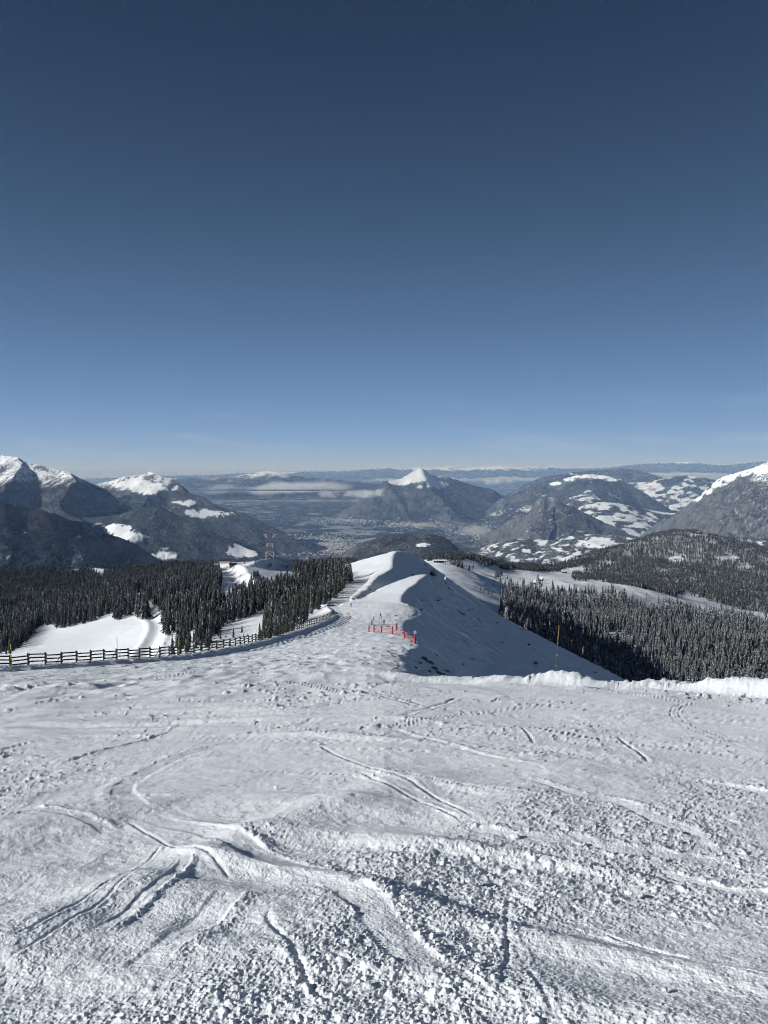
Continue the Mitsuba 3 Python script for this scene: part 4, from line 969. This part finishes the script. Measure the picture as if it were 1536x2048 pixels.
def skier(px, py, d, turn, label, jacket, trousers, helmet, crouch=0.2, scale=1.0, spread=0.16):
    p = P(px, py, d)
    x, y = p[0], p[1]
    z = gz(x, y) + 0.03
    M = trimesh.transformations.rotation_matrix(math.radians(turn), [0, 0, 1])
    M[:3, 3] = [x, y, z]
    M[:3, :3] *= scale
    m = thing('person', label, 'person')

    def put(name, t, mat, sm=60):
        t = t.copy() if isinstance(t, trimesh.Trimesh) else t
        t.apply_transform(M)
        part(m, name, t, mat, smooth=sm)
    c = crouch
    hip = 0.92 - 0.25 * c
    lean = 0.28 * c
    ch = (0, lean * 0.9, hip + 0.46)
    neck = (0, lean * 1.2, hip + 0.60)
    head = (0, lean * 1.35 + 0.02, hip + 0.76)
    legs = []
    for s in (-1, 1):
        legs.append([((s * 0.10, 0, hip), 0.105), ((s * (0.12 + spread * 0.4), 0.16 + 0.2 * c, hip * 0.53), 0.075), ((s * (0.11 + spread * 0.6), 0.02, 0.12), 0.055), ((s * (0.11 + spread * 0.6), 0.20, 0.06), 0.045)])
    arms, hands = [], []
    for s in (-1, 1):
        sh, el, wr = (s * 0.20, ch[1], ch[2] + 0.06), (s * 0.30, ch[1] + 0.06, ch[2] - 0.22), (s * 0.30, ch[1] + 0.30, ch[2] - 0.28)
        arms.append([(sh, 0.065), (el, 0.05), (wr, 0.037)])
        f = [[(wr, 0.032), ((wr[0], wr[1] + 0.06, wr[2]), 0.036)]]
        for i in range(4):
            o = (i - 1.5) * 0.018
            f.append([((wr[0] + o, wr[1] + 0.06, wr[2]), 0.010), ((wr[0] + o, wr[1] + 0.115 - 0.008 * abs(i - 1.3), wr[2] - 0.012), 0.010), ((wr[0] + o, wr[1] + 0.105, wr[2] - 0.05), 0.009)])
        f.append([((wr[0] - s * 0.03, wr[1] + 0.02, wr[2]), 0.011), ((wr[0] - s * 0.05, wr[1] + 0.06, wr[2] - 0.02), 0.010), ((wr[0] - s * 0.025, wr[1] + 0.09, wr[2] - 0.045), 0.009)])
        hands.append((wr, limbs(*f)))
    torso = [[((0, 0, hip), 0.15), ((0, lean * 0.4, hip + 0.2), 0.15), (ch, 0.17), (neck, 0.06)], [((-0.12, ch[1], ch[2] + 0.05), 0.10), ((0.12, ch[1], ch[2] + 0.05), 0.10)]]
    face = [[(neck, 0.055), ((head[0], head[1] + 0.02, head[2] - 0.07), 0.065), (head, 0.10)], [((0, head[1] + 0.09, head[2] - 0.02), 0.018), ((0, head[1] + 0.115, head[2] - 0.035), 0.014)]]
    put('body', limbs(*[[(q_, r_ * 0.86) for q_, r_ in a] for a in legs + torso + arms], *face), 'skin')
    put('jacket', limbs(*torso, *arms), jacket)
    put('trousers', limbs(*legs, [((-0.09, 0, hip), 0.125), ((0.09, 0, hip), 0.125)]), trousers)
    put('helmet', limbs([((0, head[1] - 0.02, head[2] + 0.03), 0.118), ((0, head[1] - 0.03, head[2] - 0.02), 0.115)]), helmet)
    put('goggles', limbs([((-0.055, head[1] + 0.085, head[2] + 0.015), 0.03), ((0.055, head[1] + 0.085, head[2] + 0.015), 0.03)]), 'dark_glass')
    for (wr, hm), s in zip(hands, (-1, 1)):
        put('glove', hm, 'black_cloth')
        tip = (wr[0] + s * 0.05, wr[1] - 0.35 * c - 0.1, 0.0)
        put('ski_pole', tube((wr[0], wr[1] + 0.07, wr[2] + 0.03), tip, 0.009, 0.007, 6), 'steel')
        cx_ = s * (0.11 + spread * 0.6)
        ski = join(beam((cx_, -0.75, 0.012), (cx_, 0.78, 0.012), 0.08, 0.02), beam((cx_, 0.77, 0.014), (cx_, 0.95, 0.07), 0.075, 0.018))
        put('ski', ski, 'navy_cloth', 30)
        boot = limbs([((cx_, -0.02, 0.08), 0.06), ((cx_, 0.20, 0.07), 0.05)], [((cx_, 0.0, 0.08), 0.06), ((cx_, 0.05, 0.34), 0.062)])
        put('boot', boot, 'black_cloth')


skier(697, 1218, 268, 170, 'skier in white jacket and red trousers in a cloud of light before the groomed road', 'white_cloth', 'red_cloth', 'white_cloth', 0.5, 1.15, 0.3)
skier(702, 1210, 292, 20, 'skier in dark green clothes just behind the one in red trousers', 'green_cloth', 'black_cloth', 'black_cloth', 0.3, 1.1)
skier(744, 1251, 234, 60, 'skier in black standing upright, left of the group behind the net', 'black_cloth', 'black_cloth', 'black_cloth', 0.05, 1.05, 0.05)
skier(748, 1246, 246, 110, 'skier in dark clothes standing half behind another', 'navy_cloth', 'grey_wood', 'black_cloth', 0.15, 1.0, 0.1)
skier(761, 1241, 256, 190, 'skier in dark jacket with legs apart, farthest of the group', 'black_cloth', 'grey_wood', 'black_cloth', 0.35, 1.05, 0.4)
skier(768, 1251, 236, 170, 'bent skier in black with poles, right of the group behind the net', 'black_cloth', 'black_cloth', 'navy_cloth', 0.4, 1.1, 0.35)

# lattice tower of a cable line on the knoll
p = P(540, 1121, 1062)
x, y = p[0], p[1]
z0 = gz(x, y) - 0.5
tw = thing('lattice_tower', 'red and white lattice cable tower with two arms on the snowy knoll', 'tower')
LV = [(0, 6.6, 'red_paint'), (3.6, 6.1, 'grey_paint'), (11.6, 5.2, 'red_paint'), (17.8, 4.6, 'grey_paint'), (24, 4.0, None)]
for (h0, w0, mat), (h1_, w1, _) in zip(LV[:-1], LV[1:]):
    ms = []
    c0 = [np.array([x + a * w0, y + b * w0 * 0.6, z0 + h0]) for a, b in ((-1, -1), (1, -1), (1, 1), (-1, 1))]
    c1 = [np.array([x + a * w1, y + b * w1 * 0.6, z0 + h1_]) for a, b in ((-1, -1), (1, -1), (1, 1), (-1, 1))]
    for i in range(4):
        j = (i + 1) % 4
        ms += [beam(c0[i], c1[i], 0.42), beam(c0[i], c1[j], 0.24), beam(c0[j], c1[i], 0.24), beam(c1[i], c1[j], 0.24)]
    part(tw, 'section', join(*ms), mat, smooth=False)
for s in (-1, 1):
    a = np.array([x + s * 3.8, y, z0 + 24])
    b = np.array([x + s * 5.2, y, z0 + 32])
    c = np.array([x + s * 6.8, y, z0 + 37])
    part(tw, 'arm', join(beam(a, b, 0.5), beam(a + [-s * 3.2, 0, 0], b + [-s * 1.6, 0, 0], 0.28), beam(a, b + [-s * 1.6, 0, 0], 0.28), beam(b, a + [-s * 3.2, 0, 0], 0.28)), 'red_paint', smooth=False)
    part(tw, 'upper_arm', join(beam(b, c, 0.9), beam(c + [-s * 0.3, 0, 0], c + [s * 3.2, 0, 0.2], 0.8), beam(b + [-s * 1.4, 0, 0], c + [-s * 0.8, 0, 0.3], 0.6)), 'grey_paint', smooth=False)
    part(tw, 'crown', join(beam(c + [-s * 0.6, 0, 0.4], c + [-s * 0.9, 0, 5.2], 0.55), beam(c + [-s * 1.6, 0, 1.2], c + [-s * 1.6, 0, 4.6], 0.35)), 'red_paint', smooth=False)
part(tw, 'crossbar', join(beam((x - 6, y, z0 + 39.2), (x + 6, y, z0 + 39.2), 0.4), beam((x - 6, y, z0 + 38), (x + 6, y, z0 + 38), 0.3)), 'red_paint', smooth=False)


# buildings
def house(key, x, y, z, w, dpt, h, roof_h, turn, wall, roof, nwin=3, flat=False, overhang=0.5, snow_=0.0):
    M = trimesh.transformations.rotation_matrix(math.radians(turn), [0, 0, 1])
    M[:3, 3] = [x, y, z]

    def put(name, t, mat):
        t.apply_transform(M)
        part(key, name, t, mat, smooth=False)
    b = trimesh.creation.box((w, dpt, h + 3)); b.apply_translation([0, 0, h / 2 - 1.5]); put('wall', b, wall)
    if flat:
        r_ = trimesh.creation.box((w + 2 * overhang, dpt + 2 * overhang, roof_h)); r_.apply_translation([0, 0, h + roof_h / 2 + 0.003]); put('roof', r_, roof)
    else:
        g = shapely.Polygon([(-dpt / 2 - overhang, -0.25), (0, roof_h), (dpt / 2 + overhang, -0.25), (dpt / 2 + overhang, 0.12), (0, roof_h + 0.4), (-dpt / 2 - overhang, 0.12)])
        r_ = trimesh.creation.extrude_polygon(g, w + 2 * overhang, engine='earcut')
        r_.apply_transform(np.array([[0, 0, 1, -w / 2 - overhang], [1, 0, 0, 0], [0, 1, 0, h], [0, 0, 0, 1.0]])); put('roof', r_, roof)
        gb = trimesh.creation.extrude_polygon(shapely.Polygon([(-dpt / 2, -0.02), (dpt / 2, -0.02), (0, roof_h - 0.1)]), w - 0.02, engine='earcut')
        gb.apply_transform(np.array([[0, 0, 1, -w / 2 + 0.01], [1, 0, 0, 0], [0, 1, 0, h], [0, 0, 0, 1.0]])); put('gable', gb, wall)
    for i in range(nwin):
        xx = (i + 0.5) / nwin * w - w / 2
        wd = trimesh.creation.box((w / nwin * 0.55, 0.08, h * 0.4)); wd.apply_translation([xx, -dpt / 2 - 0.03, h * 0.55]); put('window', wd, 'dark_glass')


def site(px, py, d, dz=0):
    p = P(px, py, d)
    return p[0], p[1], gz(p[0], p[1]) + dz


rs = thing('restaurant_building', 'tan restaurant building with a dark flat roof on the plateau left of the tower', 'building')
house(rs, *site(450, 1128, 1050), 15.5, 9, 4.0, 1.0, 0, 'tan_wall', 'black_paint', 6, flat=True, overhang=1.0)
ht = thing('hut', 'small dark hut with a low gabled roof below the flat-roofed restaurant', 'hut')
house(ht, *site(466, 1135, 970), 9, 6, 1.8, 1.8, 10, 'wall_wood', 'black_paint', 2)
st_ = thing('lift_station', 'chairlift station with a long white roof on dark posts behind the humps', 'building')
x, y, z = site(880, 1128, 905)
for i in range(5):
    part(st_, 'post', tube((x - 7.5 + 3.7 * i, y, z - 1.5), (x - 7.5 + 3.7 * i, y, z + 2.8), 0.3), 'black_paint')
g = trimesh.creation.box((18, 6, 0.9)); g.apply_translation([x, y, z + 3.3]); part(st_, 'roof', g, 'white_paint', smooth=False)
g = trimesh.creation.box((12, 4, 2.4)); g.apply_translation([x - 1, y + 1.5, z + 1.4]); part(st_, 'cabin', g, 'black_paint', smooth=False)
m = thing('windsock', 'small red signal panel on the plateau near the restaurant', 'sign')
x, y, z = site(489, 1129, 1010)
part(m, 'pole', tube((x, y, z - 1), (x, y, z + 3), 0.2), 'steel')
part(m, 'panel', beam((x - 1.0, y, z + 2.6), (x + 1.0, y, z + 2.6), 0.2, 2.4), 'red_pad')
for (px, py, d, lab) in ((161, 1140, 1260, 'white hut roof among the tree tops of the left wood'), (1068, 1187, 1040, 'snow-covered hut at the foot of the sunny basin'), (1080, 1166, 1100, 'low snow-covered shed on the sunny basin'), (1128, 1144, 1700, 'dark little chalet under the wooded hill'),
                         (1395, 1066, 2560, 'pale chalet near the top of the wooded hill on the right'), (1450, 1112, 2250, 'chalet in the upper clearing of the wooded hill'), (1475, 1120, 2200, 'chalet at the right of the upper clearing'), (1352, 1117, 2150, 'chalet in the small clearing in the middle of the wooded hill')):
    k = thing('chalet', lab, 'house')
    house(k, *site(px, py, d), 12 if d > 1500 else 8, 8, 3.5, 3.0, RNG.random() * 60 - 30, 'wall_wood', 'white_paint', 3)

# shrubs and rocks that stick out of the shaded flank
r = np.random.default_rng(77)


def shrub(size, seed):
    rr = np.random.default_rng(seed)
    ms = []
    for i in range(42):
        a, e = rr.random() * 6.28, 0.15 + 1.2 * rr.random()
        L = size * (0.5 + 0.6 * rr.random())
        d_ = np.array([np.cos(a) * np.cos(e), np.sin(a) * np.cos(e), np.sin(e) * 0.8])
        b = np.array([np.cos(a) * size * 0.25, np.sin(a) * size * 0.25, -0.1])
        ms.append(tube(b, b + d_ * L, 0.05 * size, 0.015 * size, 4))
    return join(*ms)


def rock(size, seed):
    m = trimesh.creation.icosphere(subdivisions=2, radius=size)
    v = np.array(m.vertices)
    v *= (0.65 + 0.7 * meshkit.fbm(v / size * 1.3 + seed, 3, seed))[:, None] * [1.2, 0.9, 0.65]
    return trimesh.Trimesh(v, m.faces, process=False)


SHRUBS = [(1056, 1290, 1.5), (1070, 1327, 1.7), (1003, 1285, 0.9), (876, 1201, 1.2), (830, 1224, 1.1), (842, 1220, 1.2), (905, 1158, 0.9), (1190, 1345, 1.1), (925, 1330, 0.9), (938, 1222, 1.1), (850, 1130, 1.6), (824, 1150, 1.5), (740, 1180, 1.3)]
w = hit([a for a, _, _ in SHRUBS], [b for _, b, _ in SHRUBS])
for (x, y, z), (px, py, sz) in zip(w, SHRUBS):
    m = thing('shrub', 'dark bare shrub poking through the snow of the shaded flank', 'shrub', 'shrubs on the shaded flank')
    part(m, 'twigs', shrub(sz * min(1, y / 300 + 0.25), int(px)).apply_translation([x, y, z]), 'scrub', smooth=False)
ROCKS = [(846, 1318, 1.1), (856, 1326, 1.3), (838, 1326, 0.8), (866, 1338, 1.2), (876, 1346, 1.0), (884, 1350, 0.9), (858, 1344, 0.7), (892, 1342, 0.8), (830, 1336, 0.6), (870, 1310, 0.7)]
w = hit([a for a, _, _ in ROCKS], [b for _, b, _ in ROCKS])
for (x, y, z), (px, py, sz) in zip(w, ROCKS):
    m = thing('rock', 'dark rock showing through the snow in the shaded gully beside the piste', 'rock', 'rocks in the shaded gully')
    sz2 = sz * y / FOC * 7
    part(m, 'stone', rock(sz2, int(px)).apply_translation([x, y, z - sz2 * 0.1]), 'stone', smooth=40)

# loose chunks of snow lying on the piste
CH = [(1475, 1812, 9), (1258, 1795, 12), (938, 1770, 11), (1030, 1680, 12), (540, 1467, 7), (640, 1492, 7), (552, 1580, 6), (472, 1990, 16), (1330, 1990, 9), (1120, 1800, 8), (1245, 1565, 6), (1188, 1512, 4), (1420, 1650, 8), (700, 1470, 5), (850, 1600, 5), (1060, 2000, 9), (985, 1900, 8)]
w = hit([a for a, _, _ in CH], [b for _, b, _ in CH])
for k, ((x, y, z), (px, py, sp)) in enumerate(zip(w, CH)):
    s_ = sp * 0.5 * y / FOC * 1.3
    m = thing('snow_chunk', f'{"larger" if sp > 9 else "small"} loose chunk of snow on the {"upper" if py < 1600 else "middle" if py < 1850 else "lower"} {"left" if px < 500 else "centre" if px < 1000 else "right"} of the crumbly foreground', 'snow chunk', 'loose chunks of snow')
    part(m, 'lump', rock(s_, int(px)).apply_translation([x, y, z + s_ * 0.35 + 0.02]), 'snow', smooth=50)

# the valley towns: one mass of houses, each a few pixels or less
def town(name, label, blobs, count, seed):
    rr = np.random.default_rng(seed)
    ms = []
    V, F = [], []
    bx = trimesh.creation.box((1, 1, 1))
    bv, bf = np.array(bx.vertices) + [0, 0, 0.5], np.array(bx.faces)
    n = 0
    C = []
    for (cx, cy, rx, ry, share) in blobs:
        k = int(count * share)
        a, rad = rr.random(k) * 6.28, np.abs(rr.standard_normal(k)) * 0.6
        px, py = cx + rx * rad * np.cos(a), cy + ry * rad * np.sin(a)
        py = np.maximum(py, 1012)
        d = -VALLEY * FOC / (py - HOR)
        pos = P(px, py, d)
        for q_, dd in zip(pos, d):
            sx, sy, sz = 14 + 26 * rr.random() ** 2, 12 + 14 * rr.random(), 8 + 12 * rr.random() ** 2
            t = rr.random() * 3.14
            R = np.array([[math.cos(t), -math.sin(t), 0], [math.sin(t), math.cos(t), 0], [0, 0, 1]])
            V.append((bv * [sx, sy, sz]) @ R.T + [q_[0], q_[1], VALLEY - 6]); F.append(bf + n); n += 8
            c_ = rr.random()
            C.append(np.tile(np.array([0.6, 0.61, 0.63]) if c_ < 0.35 else np.array([0.4, 0.37, 0.34]) * (0.5 + rr.random()), (8, 1)))
    scene[name] = mikit.ply((np.vstack(V), np.vstack(F)), 'painted_ground', smooth=False, color=np.vstack(C))
    labels[name] = {'label': label, 'kind': 'stuff'}


town('town', 'town of many small houses on the valley floor under hazy light', [(640, 1090, 70, 17, 0.55), (700, 1040, 100, 8, 0.15), (840, 1050, 90, 8, 0.12), (950, 1062, 50, 16, 0.18)], 7000, 88)

print('triangles', sum(len(meshkit.WRITTEN[d['filename']][1]) for d in scene.values() if d.get('type') == 'ply'))
